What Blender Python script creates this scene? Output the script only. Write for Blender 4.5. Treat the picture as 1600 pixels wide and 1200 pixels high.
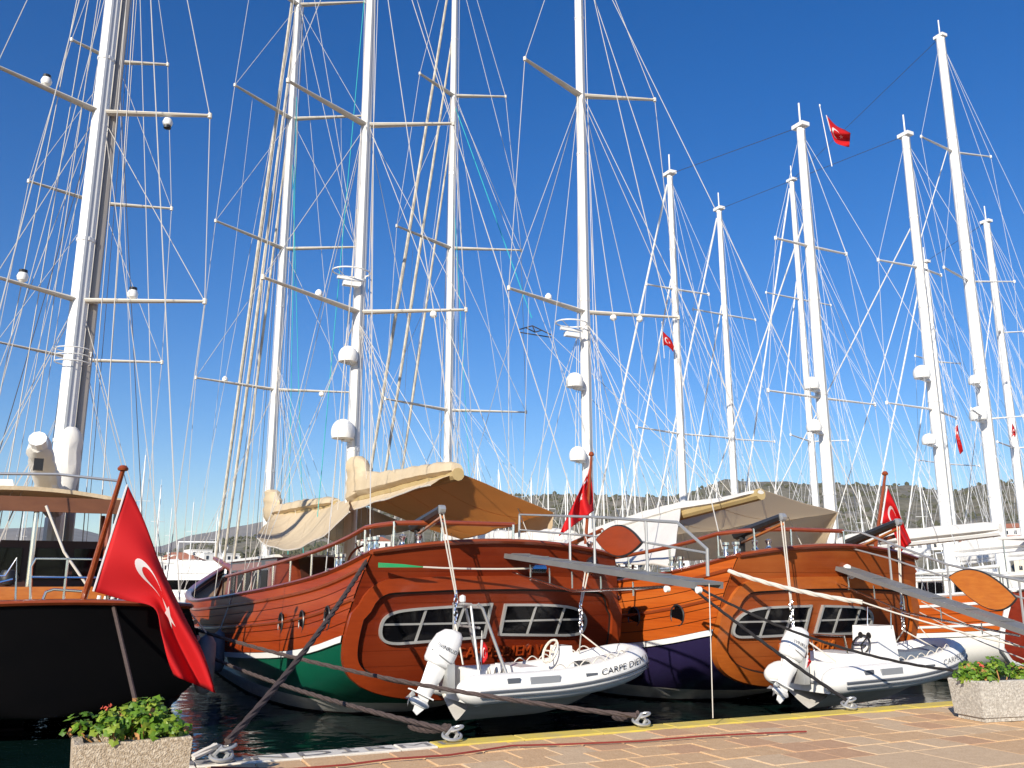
import bpy, math, random
from mathutils import Vector, Matrix

# ---------------------------------------------------------------- camera, sky, sun
for _o in list(bpy.data.objects):
    bpy.data.objects.remove(_o, do_unlink=True)
SC = bpy.context.scene
COL = SC.collection
R_ = math.radians
F_PX, PITCH, YAW, CAM_H = 1380.0, R_(12.66), R_(27.0), 1.6
cam_d = bpy.data.cameras.new('camera'); cam = bpy.data.objects.new('camera', cam_d); COL.objects.link(cam)
cam_d.sensor_width = 36.0; cam_d.lens = 36.0 * F_PX / 1600.0
cam_d.clip_start = 0.1; cam_d.clip_end = 30000
cam.location = (0, 0, CAM_H); cam.rotation_euler = (math.pi/2 + PITCH, 0, -YAW)
SC.camera = cam

SUN_AZ = R_(50.0)      # the light travels this far right of +y
SUN_EL = R_(26.0)
world = bpy.data.worlds.new('World'); SC.world = world; world.use_nodes = True
wn = world.node_tree; wn.nodes.clear()
sky = wn.nodes.new('ShaderNodeTexSky'); sky.sky_type = 'NISHITA'; sky.sun_disc = False
sky.sun_elevation = SUN_EL; sky.sun_rotation = SUN_AZ + math.pi
sky.altitude = 0; sky.air_density = 1.0; sky.dust_density = 0.3; sky.ozone_density = 3.5
bg = wn.nodes.new('ShaderNodeBackground'); bg.inputs['Strength'].default_value = 0.10
wo = wn.nodes.new('ShaderNodeOutputWorld')
hs = wn.nodes.new('ShaderNodeHueSaturation'); hs.inputs['Hue'].default_value = 0.512; hs.inputs['Saturation'].default_value = 1.38
wn.links.new(sky.outputs[0], hs.inputs['Color']); wn.links.new(hs.outputs[0], bg.inputs[0]); wn.links.new(bg.outputs[0], wo.inputs[0])
sun_d = bpy.data.lights.new('sun', 'SUN'); sun_d.energy = 5.0; sun_d.angle = R_(0.5); sun_d.color = (1.0, 0.92, 0.78)
sun = bpy.data.objects.new('sun', sun_d); COL.objects.link(sun)
LDIR = Vector((math.sin(SUN_AZ)*math.cos(SUN_EL), math.cos(SUN_AZ)*math.cos(SUN_EL), -math.sin(SUN_EL)))
sun.rotation_euler = LDIR.to_track_quat('-Z', 'Y').to_euler()
sun.location = (-20, -25, 40)
vs = SC.view_settings
vs.view_transform = 'Standard'; vs.look = 'None'; vs.gamma = 1.0; vs.exposure = 0.45; vs.use_curve_mapping = False
SC.render.resolution_x = 1024; SC.render.resolution_y = 768

WATER_Z = -0.75
# ---------------------------------------------------------------- photo pixel -> direction
_f = Vector((math.sin(YAW)*math.cos(PITCH), math.cos(YAW)*math.cos(PITCH), math.sin(PITCH)))
_r = Vector((math.cos(YAW), -math.sin(YAW), 0)); _u = _r.cross(_f)
CAM = Vector((0, 0, CAM_H))
def ray(px, py): return _f*F_PX + _r*(px-800) + _u*(600-py)
def hit(px, py, axis, val):
    d = ray(px, py); i = 'xyz'.index(axis)
    return CAM + d*((val - CAM[i])/d[i])
def at_dist(px, py, dist):
    d = ray(px, py); h = math.hypot(d.x, d.y)
    return CAM + d*(dist/h)
def mast_z(x, y, py):
    """height of the point of the vertical line over (x,y) that shows at picture row py"""
    lo, hi = -5.0, 80.0
    for _ in range(50):
        m = (lo+hi)/2; d = Vector((x, y, m)) - CAM
        row = 600 - F_PX*d.dot(_u)/d.dot(_f)
        if row > py: lo = m
        else: hi = m
    return lo

# ---------------------------------------------------------------- small helpers
def lerp(a, b, t): return a + (b-a)*t
def sstep(t): t = max(0.0, min(1.0, t)); return t*t*(3-2*t)
def interp(pts, x):
    n = len(pts)
    if x <= pts[0][0]: return pts[0][1]
    if x >= pts[-1][0]: return pts[-1][1]
    for i in range(n-1):
        if x <= pts[i+1][0]:
            x0, y0 = pts[i]; x1, y1 = pts[i+1]; h = x1-x0; t = (x-x0)/h
            m0 = (pts[i+1][1]-pts[i-1][1])/(pts[i+1][0]-pts[i-1][0]) if i > 0 else (y1-y0)/h
            m1 = (pts[i+2][1]-pts[i][1])/(pts[i+2][0]-pts[i][0]) if i < n-2 else (y1-y0)/h
            return (2*t**3-3*t*t+1)*y0 + (t**3-2*t*t+t)*h*m0 + (-2*t**3+3*t*t)*y1 + (t**3-t*t)*h*m1
def V(*a): return Vector(a)

class MB:
    """collects faces; build() links them as ONE mesh object"""
    def __init__(s): s.v = []; s.f = []; s.mi = []; s.cur = 0
    def add(s, vs_, fs):
        o = len(s.v); s.v += [tuple(p) for p in vs_]
        for f in fs: s.f.append(tuple(i+o for i in f)); s.mi.append(s.cur)
        return s
    def box(s, c, size, rot=None, taper=1.0):
        hx, hy, hz = size[0]/2, size[1]/2, size[2]/2; c = Vector(c)
        P = []
        for z in (-1, 1):
            k = taper if z > 0 else 1.0
            for x, y in ((-1,-1),(1,-1),(1,1),(-1,1)):
                p = Vector((x*hx*k, y*hy*k, z*hz))
                if rot is not None: p = rot @ p
                P.append(c+p)
        return s.add(P, [(3,2,1,0),(4,5,6,7),(0,1,5,4),(1,2,6,5),(2,3,7,6),(3,0,4,7)])
    def beam(s, a, b, w, h, up=(0,0,1)):
        a = Vector(a); b = Vector(b); d = (b-a).normalized(); up = Vector(up)
        sd = d.cross(up)
        if sd.length < 1e-4: sd = d.cross(Vector((1,0,0)))
        sd.normalize(); u2 = sd.cross(d)
        P = []
        for q in (a, b):
            for i, j in ((-1,-1),(1,-1),(1,1),(-1,1)): P.append(q + sd*(i*w/2) + u2*(j*h/2))
        return s.add(P, [(0,1,2,3),(7,6,5,4),(0,4,5,1),(1,5,6,2),(2,6,7,3),(3,7,4,0)])
    def tube(s, pts, r, n=6, caps=True, squash=1.0, up=None):
        pts = [Vector(p) for p in pts]; m = len(pts)
        rs = list(r) if isinstance(r, (list, tuple)) else [r]*m
        t0 = (pts[1]-pts[0]).normalized()
        ref = Vector(up) if up else (Vector((0,0,1)) if abs(t0.z) < 0.9 else Vector((0,1,0)))
        nrm = (ref - t0*ref.dot(t0)).normalized()
        P = []
        for i in range(m):
            if i == 0: t = pts[1]-pts[0]
            elif i == m-1: t = pts[-1]-pts[-2]
            else: t = (pts[i+1]-pts[i]).normalized() + (pts[i]-pts[i-1]).normalized()
            if t.length < 1e-9: t = t0
            t.normalize()
            nn = nrm - t*nrm.dot(t)
            if nn.length > 1e-6: nrm = nn.normalized()
            bi = t.cross(nrm)
            for k in range(n):
                a = 2*math.pi*k/n
                P.append(pts[i] + nrm*(math.cos(a)*rs[i]*squash) + bi*(math.sin(a)*rs[i]))
        F = []
        for i in range(m-1):
            for k in range(n):
                k2 = (k+1) % n
                F.append((i*n+k, i*n+k2, (i+1)*n+k2, (i+1)*n+k))
        if caps:
            F.append(tuple(range(n-1, -1, -1))); F.append(tuple(range((m-1)*n, m*n)))
        return s.add(P, F)
    def lathe(s, prof, c, n=12, axis='z', mat=None):
        """prof: list of (radius, height)"""
        c = Vector(c); P = []
        for r, h in prof:
            for k in range(n):
                a = 2*math.pi*k/n; p = Vector((r*math.cos(a), r*math.sin(a), h))
                if axis == 'x': p = Vector((p.z, p.x, p.y))
                elif axis == 'y': p = Vector((p.y, p.z, p.x))
                if mat is not None: p = mat @ p
                P.append(c+p)
        F = []
        for i in range(len(prof)-1):
            for k in range(n):
                k2 = (k+1) % n; F.append((i*n+k, i*n+k2, (i+1)*n+k2, (i+1)*n+k))
        F.append(tuple(range(n-1,-1,-1))); F.append(tuple(range((len(prof)-1)*n, len(prof)*n)))
        return s.add(P, F)
    def grid(s, fn, nu, nv, flip=False):
        P = [fn(i/nu, j/nv) for j in range(nv+1) for i in range(nu+1)]
        F = []
        for j in range(nv):
            for i in range(nu):
                a = j*(nu+1)+i; q = (a, a+1, a+nu+2, a+nu+1)
                F.append(q[::-1] if flip else q)
        return s.add(P, F)
    def sheet(s, fn, nu, nv, th=0.01):
        """two-sided cloth with a small thickness; fn(u,v)->Vector"""
        e = 1e-3
        def nrm(u, v):
            a = fn(min(1,u+e), v)-fn(max(0,u-e), v); b = fn(u, min(1,v+e))-fn(u, max(0,v-e))
            c = a.cross(b); return c.normalized() if c.length > 1e-12 else Vector((0,0,1))
        top = {}; 
        o = len(s.v)
        P = []
        for j in range(nv+1):
            for i in range(nu+1):
                u, v = i/nu, j/nv; p = Vector(fn(u, v)); n_ = nrm(u, v)*th/2
                P.append(p+n_)
        for j in range(nv+1):
            for i in range(nu+1):
                u, v = i/nu, j/nv; p = Vector(fn(u, v)); n_ = nrm(u, v)*th/2
                P.append(p-n_)
        N = (nu+1)*(nv+1); F = []
        for j in range(nv):
            for i in range(nu):
                a = j*(nu+1)+i
                F.append((a, a+1, a+nu+2, a+nu+1)); F.append((N+a+nu+1, N+a+nu+2, N+a+1, N+a))
        for i in range(nu):
            a = i; F.append((N+a, N+a+1, a+1, a)); a = nv*(nu+1)+i; F.append((a, a+1, N+a+1, N+a))
        for j in range(nv):
            a = j*(nu+1); b = a+nu+1; F.append((a, b, N+b, N+a))
            a = j*(nu+1)+nu; b = a+nu+1; F.append((N+a, N+b, b, a))
        return s.add(P, F)
    def poly(s, outline, mapf, d0, d1):
        """prism: outline of (u,v), mapf(u,v,d)->Vector, between depths d0 and d1"""
        n = len(outline)
        P = [mapf(u, v, d0) for u, v in outline] + [mapf(u, v, d1) for u, v in outline]
        F = [tuple(range(n-1,-1,-1)), tuple(range(n, 2*n))]
        for i in range(n):
            j = (i+1) % n; F.append((i, j, n+j, n+i))
        return s.add(P, F)
    def ring(s, outer, inner, mapf, d0, d1):
        n = len(outer)
        P = [mapf(u,v,d0) for u,v in outer]+[mapf(u,v,d1) for u,v in outer]+[mapf(u,v,d1) for u,v in inner]+[mapf(u,v,d0) for u,v in inner]
        F = []
        for i in range(n):
            j = (i+1) % n
            for k in range(3): F.append((k*n+i, k*n+j, (k+1)*n+j, (k+1)*n+i))
        return s.add(P, F)
    def build(s, name, mat, parent=None, smooth=True, angle=35):
        me = bpy.data.meshes.new(name); me.from_pydata(s.v, [], s.f)
        mats = mat if isinstance(mat, (list, tuple)) else [mat]
        for m in mats: me.materials.append(M[m] if isinstance(m, str) else m)
        if len(mats) > 1: me.polygons.foreach_set('material_index', s.mi)
        import bmesh
        bm = bmesh.new(); bm.from_mesh(me)
        bmesh.ops.recalc_face_normals(bm, faces=bm.faces[:])
        if smooth:
            ca = R_(angle)
            for f in bm.faces: f.smooth = True
            for e in bm.edges:
                if len(e.link_faces) != 2 or e.calc_face_angle(0) > ca: e.smooth = False
        bm.to_mesh(me); bm.free(); me.update()
        o = bpy.data.objects.new(name, me); COL.objects.link(o)
        if parent is not None: o.parent = parent
        return o

def tag(o, label=None, cat=None, group=None, kind=None):
    if label: o['label'] = label
    if cat: o['category'] = cat
    if group: o['group'] = group
    if kind: o['kind'] = kind
    return o
def thing(name, label, cat, loc=(0,0,0), rotz=0.0, group=None):
    o = bpy.data.objects.new(name, None); COL.objects.link(o); o.empty_display_size = 0.3
    o.location = loc; o.rotation_euler = (0, 0, rotz)
    return tag(o, label, cat, group)
def dup(root, loc=None, rotz=None, scale=None, label=None):
    r = root.copy(); COL.objects.link(r)
    if loc is not None: r.location = loc
    if rotz is not None: r.rotation_euler = (0,0,rotz)
    if scale is not None: r.scale = scale
    if label: r['label'] = label
    for ch in list(root.children):
        c = ch.copy(); COL.objects.link(c); c.parent = r
        for g in list(ch.children):
            d = g.copy(); COL.objects.link(d); d.parent = c
    return r
def text_tris(body, size, extrude=0.0, spacing=1.0):
    cu = bpy.data.curves.new('lettering', 'FONT'); cu.body = body; cu.size = size; cu.align_x = 'CENTER'; cu.align_y = 'CENTER'
    cu.extrude = extrude; cu.space_character = spacing; cu.resolution_u = 3
    ob = bpy.data.objects.new('lettering', cu); COL.objects.link(ob)
    bpy.context.view_layer.update()
    me = ob.to_mesh()
    vsx = [tuple(v.co) for v in me.vertices]; fs = [tuple(p.vertices) for p in me.polygons]
    ob.to_mesh_clear(); bpy.data.objects.remove(ob); bpy.data.curves.remove(cu)
    return vsx, fs

# ---------------------------------------------------------------- materials
M = {}
def mat(name, col, rough=0.5, metal=0.0, coat=0.0, noise=None, bump=None, trans=None, spec=0.5, coords='Object'):
    """noise=(scale(x,y,z), amount, colour2); bump=(scale, strength, dist)"""
    m = bpy.data.materials.new(name); m.use_nodes = True; nt = m.node_tree
    b = nt.nodes['Principled BSDF']; b.inputs['Base Color'].default_value = (*col, 1)
    b.inputs['Roughness'].default_value = rough; b.inputs['Metallic'].default_value = metal
    b.inputs['Coat Weight'].default_value = coat; b.inputs['Coat Roughness'].default_value = 0.08
    b.inputs['Specular IOR Level'].default_value = spec
    tc = nt.nodes.new('ShaderNodeTexCoord')
    if noise:
        sc, amt, c2 = noise[:3]
        mp = nt.nodes.new('ShaderNodeMapping'); mp.inputs['Scale'].default_value = sc
        nz = nt.nodes.new('ShaderNodeTexNoise'); nz.inputs['Scale'].default_value = 1.0; nz.inputs['Detail'].default_value = 5; nz.inputs['Roughness'].default_value = 0.62
        rp = nt.nodes.new('ShaderNodeMapRange'); rp.inputs[1].default_value = 0.3; rp.inputs[2].default_value = 0.7; rp.inputs[3].default_value = 0; rp.inputs[4].default_value = amt
        mx = nt.nodes.new('ShaderNodeMix'); mx.data_type = 'RGBA'
        mx.inputs['A'].default_value = (*col, 1); mx.inputs['B'].default_value = (*c2, 1)
        nt.links.new(tc.outputs[coords], mp.inputs[0]); nt.links.new(mp.outputs[0], nz.inputs[0])
        nt.links.new(nz.outputs[0], rp.inputs[0]); nt.links.new(rp.outputs[0], mx.inputs['Factor'])
        out = mx.outputs['Result']
        if len(noise) > 3:     # second, large-scale variation
            sc2, amt2, c3 = noise[3:6]
            mp2 = nt.nodes.new('ShaderNodeMapping'); mp2.inputs['Scale'].default_value = sc2
            n2 = nt.nodes.new('ShaderNodeTexNoise'); n2.inputs['Scale'].default_value = 1.0; n2.inputs['Detail'].default_value = 4
            r2 = nt.nodes.new('ShaderNodeMapRange'); r2.inputs[1].default_value = 0.42; r2.inputs[2].default_value = 0.68; r2.inputs[3].default_value = 0; r2.inputs[4].default_value = amt2
            m2 = nt.nodes.new('ShaderNodeMix'); m2.data_type = 'RGBA'; m2.inputs['B'].default_value = (*c3, 1)
            nt.links.new(tc.outputs[coords], mp2.inputs[0]); nt.links.new(mp2.outputs[0], n2.inputs[0]); nt.links.new(n2.outputs[0], r2.inputs[0])
            nt.links.new(r2.outputs[0], m2.inputs['Factor']); nt.links.new(out, m2.inputs['A']); out = m2.outputs['Result']
        nt.links.new(out, b.inputs['Base Color'])
    if bump:
        sc, st, dist = bump
        if not isinstance(sc, tuple): sc = (sc, sc, sc)
        mpb = nt.nodes.new('ShaderNodeMapping'); mpb.inputs['Scale'].default_value = sc
        nb = nt.nodes.new('ShaderNodeTexNoise'); nb.inputs['Scale'].default_value = 1.0; nb.inputs['Detail'].default_value = 4
        bp = nt.nodes.new('ShaderNodeBump'); bp.inputs['Strength'].default_value = st; bp.inputs['Distance'].default_value = dist
        nt.links.new(tc.outputs[coords], mpb.inputs[0]); nt.links.new(mpb.outputs[0], nb.inputs[0]); nt.links.new(nb.outputs[0], bp.inputs['Height']); nt.links.new(bp.outputs[0], b.inputs['Normal'])
    if trans:      # thin cloth that lets some light through
        tl = nt.nodes.new('ShaderNodeBsdfTranslucent'); tl.inputs[0].default_value = (*trans[1], 1)
        ms = nt.nodes.new('ShaderNodeMixShader'); ms.inputs[0].default_value = trans[0]
        nt.links.new(b.outputs[0], ms.inputs[1]); nt.links.new(tl.outputs[0], ms.inputs[2])
        nt.links.new(ms.outputs[0], nt.nodes['Material Output'].inputs[0])
    M[name] = m
    return m
mat('wood_hull', (.31,.042,.006), .45, coat=.04, spec=.14, noise=((.35,.5,30),.7,(.17,.02,.004),(.4,.3,1.6),.5,(.42,.085,.014)), bump=((.3,.3,14),.08,.01))
mat('wood_hull_pale', (.46,.092,.011), .45, coat=.04, spec=.14, noise=((.35,.5,30),.7,(.25,.038,.006),(.4,.3,1.6),.5,(.56,.16,.026)), bump=((.3,.3,14),.08,.01))
mat('wood_transom', (.16,.020,.005), .36, coat=.15, spec=.22, noise=((.5,.5,34),.6,(.095,.010,.003),(.55,.4,1.1),.55,(.22,.038,.010)), bump=((.4,.4,12),.06,.01))
mat('wood_transom_pale', (.26,.052,.009), .36, coat=.15, spec=.22, noise=((.5,.5,34),.6,(.19,.033,.006),(.55,.4,1.1),.6,(.38,.115,.03)), bump=((.4,.4,12),.06,.01))
mat('wood_frame', (.31,.045,.008), .32, coat=.3, noise=((3,3,14),.6,(.19,.024,.005)))
mat('wood_frame_pale', (.46,.12,.018), .32, coat=.3, noise=((3,3,14),.6,(.30,.06,.010)))
mat('wood_rail', (.27,.055,.014), .34, coat=.3, noise=((6,3,20),.6,(.16,.028,.008)))
mat('wood_cabin', (.26,.05,.02), .35, coat=.4, noise=((5,2,20),.6,(.14,.022,.01)))
mat('wood_red', (.27,.032,.014), .3, coat=.6, noise=((4,4,14),.7,(.16,.018,.008)))
mat('wood_orange', (.52,.17,.03), .3, coat=.6, noise=((4,4,20),.7,(.36,.085,.014)))
mat('wood_dark', (.05,.015,.009), .45, noise=((4,4,14),.5,(.02,.007,.005)))
mat('teak_deck', (.30,.19,.10), .7, noise=((18,1,1),.6,(.2,.12,.06)))
mat('seam_black', (.018,.009,.006), .7)
mat('hull_black', (.003,.003,.0035), .3, coat=.05, spec=.2, noise=((1,.7,2),.5,(.006,.005,.005)))
mat('hull_green', (.004,.10,.055), .35, coat=.3, noise=((2,2,3),.5,(.004,.07,.04)))
mat('hull_navy', (.022,.016,.06), .35, coat=.3, noise=((2,2,3),.5,(.014,.011,.04)))
mat('hull_red', (.16,.02,.012), .35, coat=.3)
mat('paint_white', (.80,.80,.78), .4, coat=.2)
mat('boot_white', (.72,.70,.66), .5, noise=((3,3,9),.7,(.45,.42,.37)))
mat('antifoul', (.05,.02,.02), .8)
mat('mast_white', (.82,.81,.79), .38, coat=.2, noise=((3,3,.5),.35,(.66,.65,.62)))
mat('mast_grey', (.40,.37,.34), .45, noise=((6,6,.4),.6,(.26,.23,.20)))
mat('spreader_cream', (.72,.68,.60), .45, noise=((3,3,3),.5,(.55,.50,.42)))
mat('furled_sail', (.74,.69,.58), .8, noise=((9,9,1.3),.8,(.30,.26,.21)))
mat('wire', (.50,.48,.45), .45)
mat('wire_far', (.52,.53,.55), .5)
mat('wire_dark', (.06,.055,.06), .6)
mat('rope_white', (.58,.54,.48), .85)
mat('rope_teal', (.03,.42,.42), .8)
mat('rope_green', (.015,.28,.10), .8)
mat('rope_mooring', (.085,.058,.052), .9, noise=((30,30,30),.7,(.035,.025,.024)), bump=(60,.6,.01))
mat('rope_black', (.014,.012,.013), .85)
mat('rope_red', (.22,.025,.018), .8)
mat('chrome', (.80,.80,.80), .16, metal=1.0)
mat('steel_dull', (.50,.50,.49), .4, metal=.6)
mat('boom_ochre', (.48,.36,.17), .6, noise=((3,3,3),.5,(.36,.25,.1)))
mat('steel_dark', (.05,.05,.052), .4, metal=.5)
mat('gangway_grey', (.20,.20,.20), .55, metal=.2, noise=((3,3,3),.5,(.13,.13,.13)))
mat('wood_brown', (.17,.065,.028), .45, noise=((3,3,9),.6,(.10,.035,.015)))
mat('glass_dark', (.004,.004,.005), .08, spec=.25)
mat('window_metal', (.52,.52,.50), .28, metal=.5)
mat('black_plastic', (.012,.012,.013), .45)
mat('canvas_cream', (.72,.60,.42), .9, noise=((3,3,3),.6,(.60,.48,.31)), bump=((5,5,5),.5,.05), trans=(.25,(.7,.5,.28)))
mat('canvas_tan', (.58,.34,.15), .9, noise=((2,2,2),.6,(.48,.27,.11)), bump=((1.5,1.5,1.5),.35,.05), trans=(.65,(.95,.58,.27)))
mat('canvas_beige', (.62,.54,.43), .9, noise=((2,2,2),.5,(.54,.46,.35)), bump=((2.0,2.0,2.0),.35,.05), trans=(.65,(.92,.82,.66)))
mat('canvas_white', (.82,.80,.76), .9, noise=((2,2,2),.4,(.70,.67,.62)), bump=((3,3,3),.4,.05), trans=(.2,(.8,.76,.7)))
mat('flag_red', (.66,.008,.012), .75, trans=(.3,(.75,.012,.015)))
mat('flag_white', (.85,.82,.82), .75, trans=(.3,(.8,.7,.7)))
mat('rib_tube', (.78,.77,.75), .5, noise=((5,5,5),.5,(.66,.65,.63)))
mat('rib_hull', (.60,.58,.55), .45, noise=((3,6,6),.7,(.44,.42,.39)))
mat('rib_grey', (.10,.11,.13), .6)
mat('rib_bluegrey', (.14,.17,.22), .6)
mat('rib_panel', (.26,.27,.29), .6)
mat('motor_white', (.84,.83,.82), .3, coat=.4)
mat('letter_black', (.015,.015,.02), .5)
mat('letter_grey', (.22,.22,.23), .6)
mat('fender', (.20,.19,.21), .6, noise=((5,5,5),.6,(.12,.11,.13)))
mat('aggregate', (.52,.42,.30), .95, noise=((80,80,80),.95,(.22,.15,.09),(40,40,40),.7,(.74,.64,.50)), bump=(80,.9,.02))
mat('aggregate_grey', (.55,.51,.45), .95, noise=((80,80,80),.95,(.24,.21,.17),(40,40,40),.7,(.74,.70,.62)), bump=(80,.9,.02))
mat('soil', (.05,.03,.02), .95)
mat('leaf_a', (.13,.25,.016), .5, trans=(.3,(.16,.30,.02)))
mat('leaf_b', (.07,.16,.012), .5, trans=(.3,(.10,.22,.02)))
mat('leaf_c', (.25,.34,.03), .5, trans=(.3,(.22,.34,.03)))
mat('leaf_dry', (.36,.17,.05), .7)
mat('petal', (.62,.10,.06), .6)
mat('tile_a', (.62,.39,.20), .9, noise=((9,9,9),.8,(.46,.27,.13),(60,60,60),.6,(.70,.50,.30)), bump=(40,.5,.012))
mat('tile_b', (.55,.32,.17), .9, noise=((9,9,9),.8,(.42,.23,.12),(60,60,60),.6,(.62,.40,.24)), bump=(40,.5,.012))
mat('tile_c', (.63,.44,.26), .9, noise=((9,9,9),.8,(.48,.32,.18),(60,60,60),.6,(.70,.53,.34)), bump=(40,.5,.012))
mat('mortar', (.30,.24,.17), .95, noise=((30,30,30),.7,(.2,.15,.1)))
mat('concrete', (.42,.36,.28), .95, noise=((4,4,4),.7,(.30,.25,.19),(40,40,40),.5,(.5,.44,.36)), bump=(30,.4,.01))
mat('kerb_yellow', (.72,.54,.06), .85, noise=((5,5,5),.85,(.50,.38,.14)), bump=(30,.4,.01))
mat('kerb_white', (.72,.68,.60), .85, noise=((5,5,5),.7,(.50,.44,.36)), bump=(30,.4,.01))
mat('quay_wall', (.13,.12,.10), .95, noise=((2,2,4),.8,(.05,.055,.04)))
mat('paint_worn', (.13,.12,.12), .9, noise=((25,25,25),.45,(.45,.42,.38)))
mat('house_white', (.78,.76,.72), .8)
mat('house_cream', (.66,.58,.47), .8)
mat('house_roof', (.36,.14,.08), .9)
mat('house_window', (.03,.035,.045), .3)

# ---------------------------------------------------------------- water, quay, hills
def water_material():
    m = bpy.data.materials.new('water'); m.use_nodes = True; nt = m.node_tree; b = nt.nodes['Principled BSDF']
    b.inputs['Base Color'].default_value = (.003,.012,.011,1); b.inputs['Roughness'].default_value = 0.03; b.inputs['IOR'].default_value = 1.33
    tc = nt.nodes.new('ShaderNodeTexCoord'); last = None
    for sc, st, d in (((.8,.9,1),.35,.10), ((2.6,3.2,1),.30,.035), ((9,10,1),.22,.008)):
        mp = nt.nodes.new('ShaderNodeMapping'); mp.inputs['Scale'].default_value = sc; mp.inputs['Rotation'].default_value = (0,0,.5)
        nz = nt.nodes.new('ShaderNodeTexNoise'); nz.inputs['Scale'].default_value = 1; nz.inputs['Detail'].default_value = 2; nz.inputs['Distortion'].default_value = .4
        bp = nt.nodes.new('ShaderNodeBump'); bp.inputs['Strength'].default_value = st; bp.inputs['Distance'].default_value = d
        nt.links.new(tc.outputs['Object'], mp.inputs[0]); nt.links.new(mp.outputs[0], nz.inputs[0]); nt.links.new(nz.outputs[0], bp.inputs['Height'])
        if last: nt.links.new(last.outputs[0], bp.inputs['Normal'])
        last = bp
    nt.links.new(last.outputs[0], b.inputs['Normal']); M['water'] = m
water_material()
w = MB(); w.add([(-9000,-9000,WATER_Z),(9000,-9000,WATER_Z),(9000,9000,WATER_Z),(-9000,9000,WATER_Z)], [(0,1,2,3)])
tag(w.build('water', 'water', smooth=False), kind='structure')

E0 = hit(337, 1187, 'z', 0.0); E1 = hit(1500, 1095, 'z', 0.0)
ED = (E1-E0).normalized(); EN = Vector((ED.y, -ED.x, 0))          # along the edge, inward to the quay
def qp(s, d, z=0.0): return E0 + ED*s + EN*d + Vector((0,0,z))
q = MB()
qa, qb = -120, 160
P = [qp(qa,.10), qp(qb,.10), qp(qb,120), qp(qa,120)]
q.add([p+V(0,0,-.035) for p in P]+[p+V(0,0,-6) for p in P], [(0,1,2,3),(7,6,5,4),(0,4,5,1),(1,5,6,2),(2,6,7,3),(3,7,4,0)])
q.cur = 0
def quay_material():
    m = mat('quay_paving', (.33,.235,.16), .9, noise=((8,8,8),.8,(.23,.155,.1),(50,50,50),.5,(.42,.33,.24)), bump=(40,.4,.01))
quay_material()
quay = tag(q.build('quay', 'quay_paving', smooth=False), kind='structure')
def proj(p):
    d = Vector(p)-CAM; z = d.dot(_f)
    if z < .2: return (-9999, -9999)
    return (800+F_PX*d.dot(_r)/z, 600-F_PX*d.dot(_u)/z)
# kerb stones
rnd = random.Random(4)
def slab(name, mt, s0, s1, d0, d1, z, th, gap):
    b = MB(); g = gap/2; c = .008
    o = [qp(s0+g,d0+g,z-th), qp(s1-g,d0+g,z-th), qp(s1-g,d1-g,z-th), qp(s0+g,d1-g,z-th)]
    m_ = [p+V(0,0,th-c) for p in o]
    t = [qp(s0+g+c,d0+g+c,z), qp(s1-g-c,d0+g+c,z), qp(s1-g-c,d1-g-c,z), qp(s0+g+c,d1-g-c,z)]
    b.add(o+m_+t, [(3,2,1,0),(0,1,5,4),(1,2,6,5),(2,3,7,6),(3,0,4,7),(4,5,9,8),(5,6,10,9),(6,7,11,10),(7,4,8,11),(8,9,10,11)])
    return b.build(name, mt, quay, smooth=False)
S_WHITE = (hit(668,1160,'z',0)-E0).dot(ED)
k = -4.0
while k < 26:
    nxt = k + 0.95
    if k < S_WHITE < nxt: nxt = S_WHITE
    slab('kerb_stone', 'kerb_white' if nxt <= S_WHITE+.01 else 'kerb_yellow', k, nxt, 0, .30, .012+rnd.uniform(-.003,.003), .45, .012)
    k = nxt
TS = .42; row = 0; d = .30; ntile = 0
while d < 6.2:
    ts = TS if d < 2.3 else .84
    if 1.3 < d < 1.45 or d > 2.3: pass
    s = -6 + (0.5*ts if row % 2 else 0)
    while s < 28:
        a = proj(qp(s+ts/2, d+ts/2))
        if -60 < a[0] < 1670 and 1050 < a[1] < 1235 and ntile < 299:
            mt = rnd.choices(['tile_a','tile_b','tile_c'], (5,2,3))[0] if ts == TS else 'tile_c' if rnd.random() < .5 else 'tile_a'
            slab('paving_tile', mt, s, s+ts, d, d+ts, rnd.uniform(-.006,.004), .05, .011); ntile += 1
        s += ts
    d += ts; row += 1
# worn lettering on the white kerb
def kerb_text(body, px, size):
    s0 = (hit(px, 1172, 'z', 0)-E0).dot(ED)
    tv, tf = text_tris(body, size, 0.0, 1.15)
    b = MB(); b.add([qp(s0+x*1.9, .16 - y, .017) for x, y, z in tv], tf)
    return b.build('painted_lettering', 'paint_worn', quay, smooth=False)
kerb_text('BİNDİRME', 508, .26)
kerb_text('İ', 372, .26)

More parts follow.
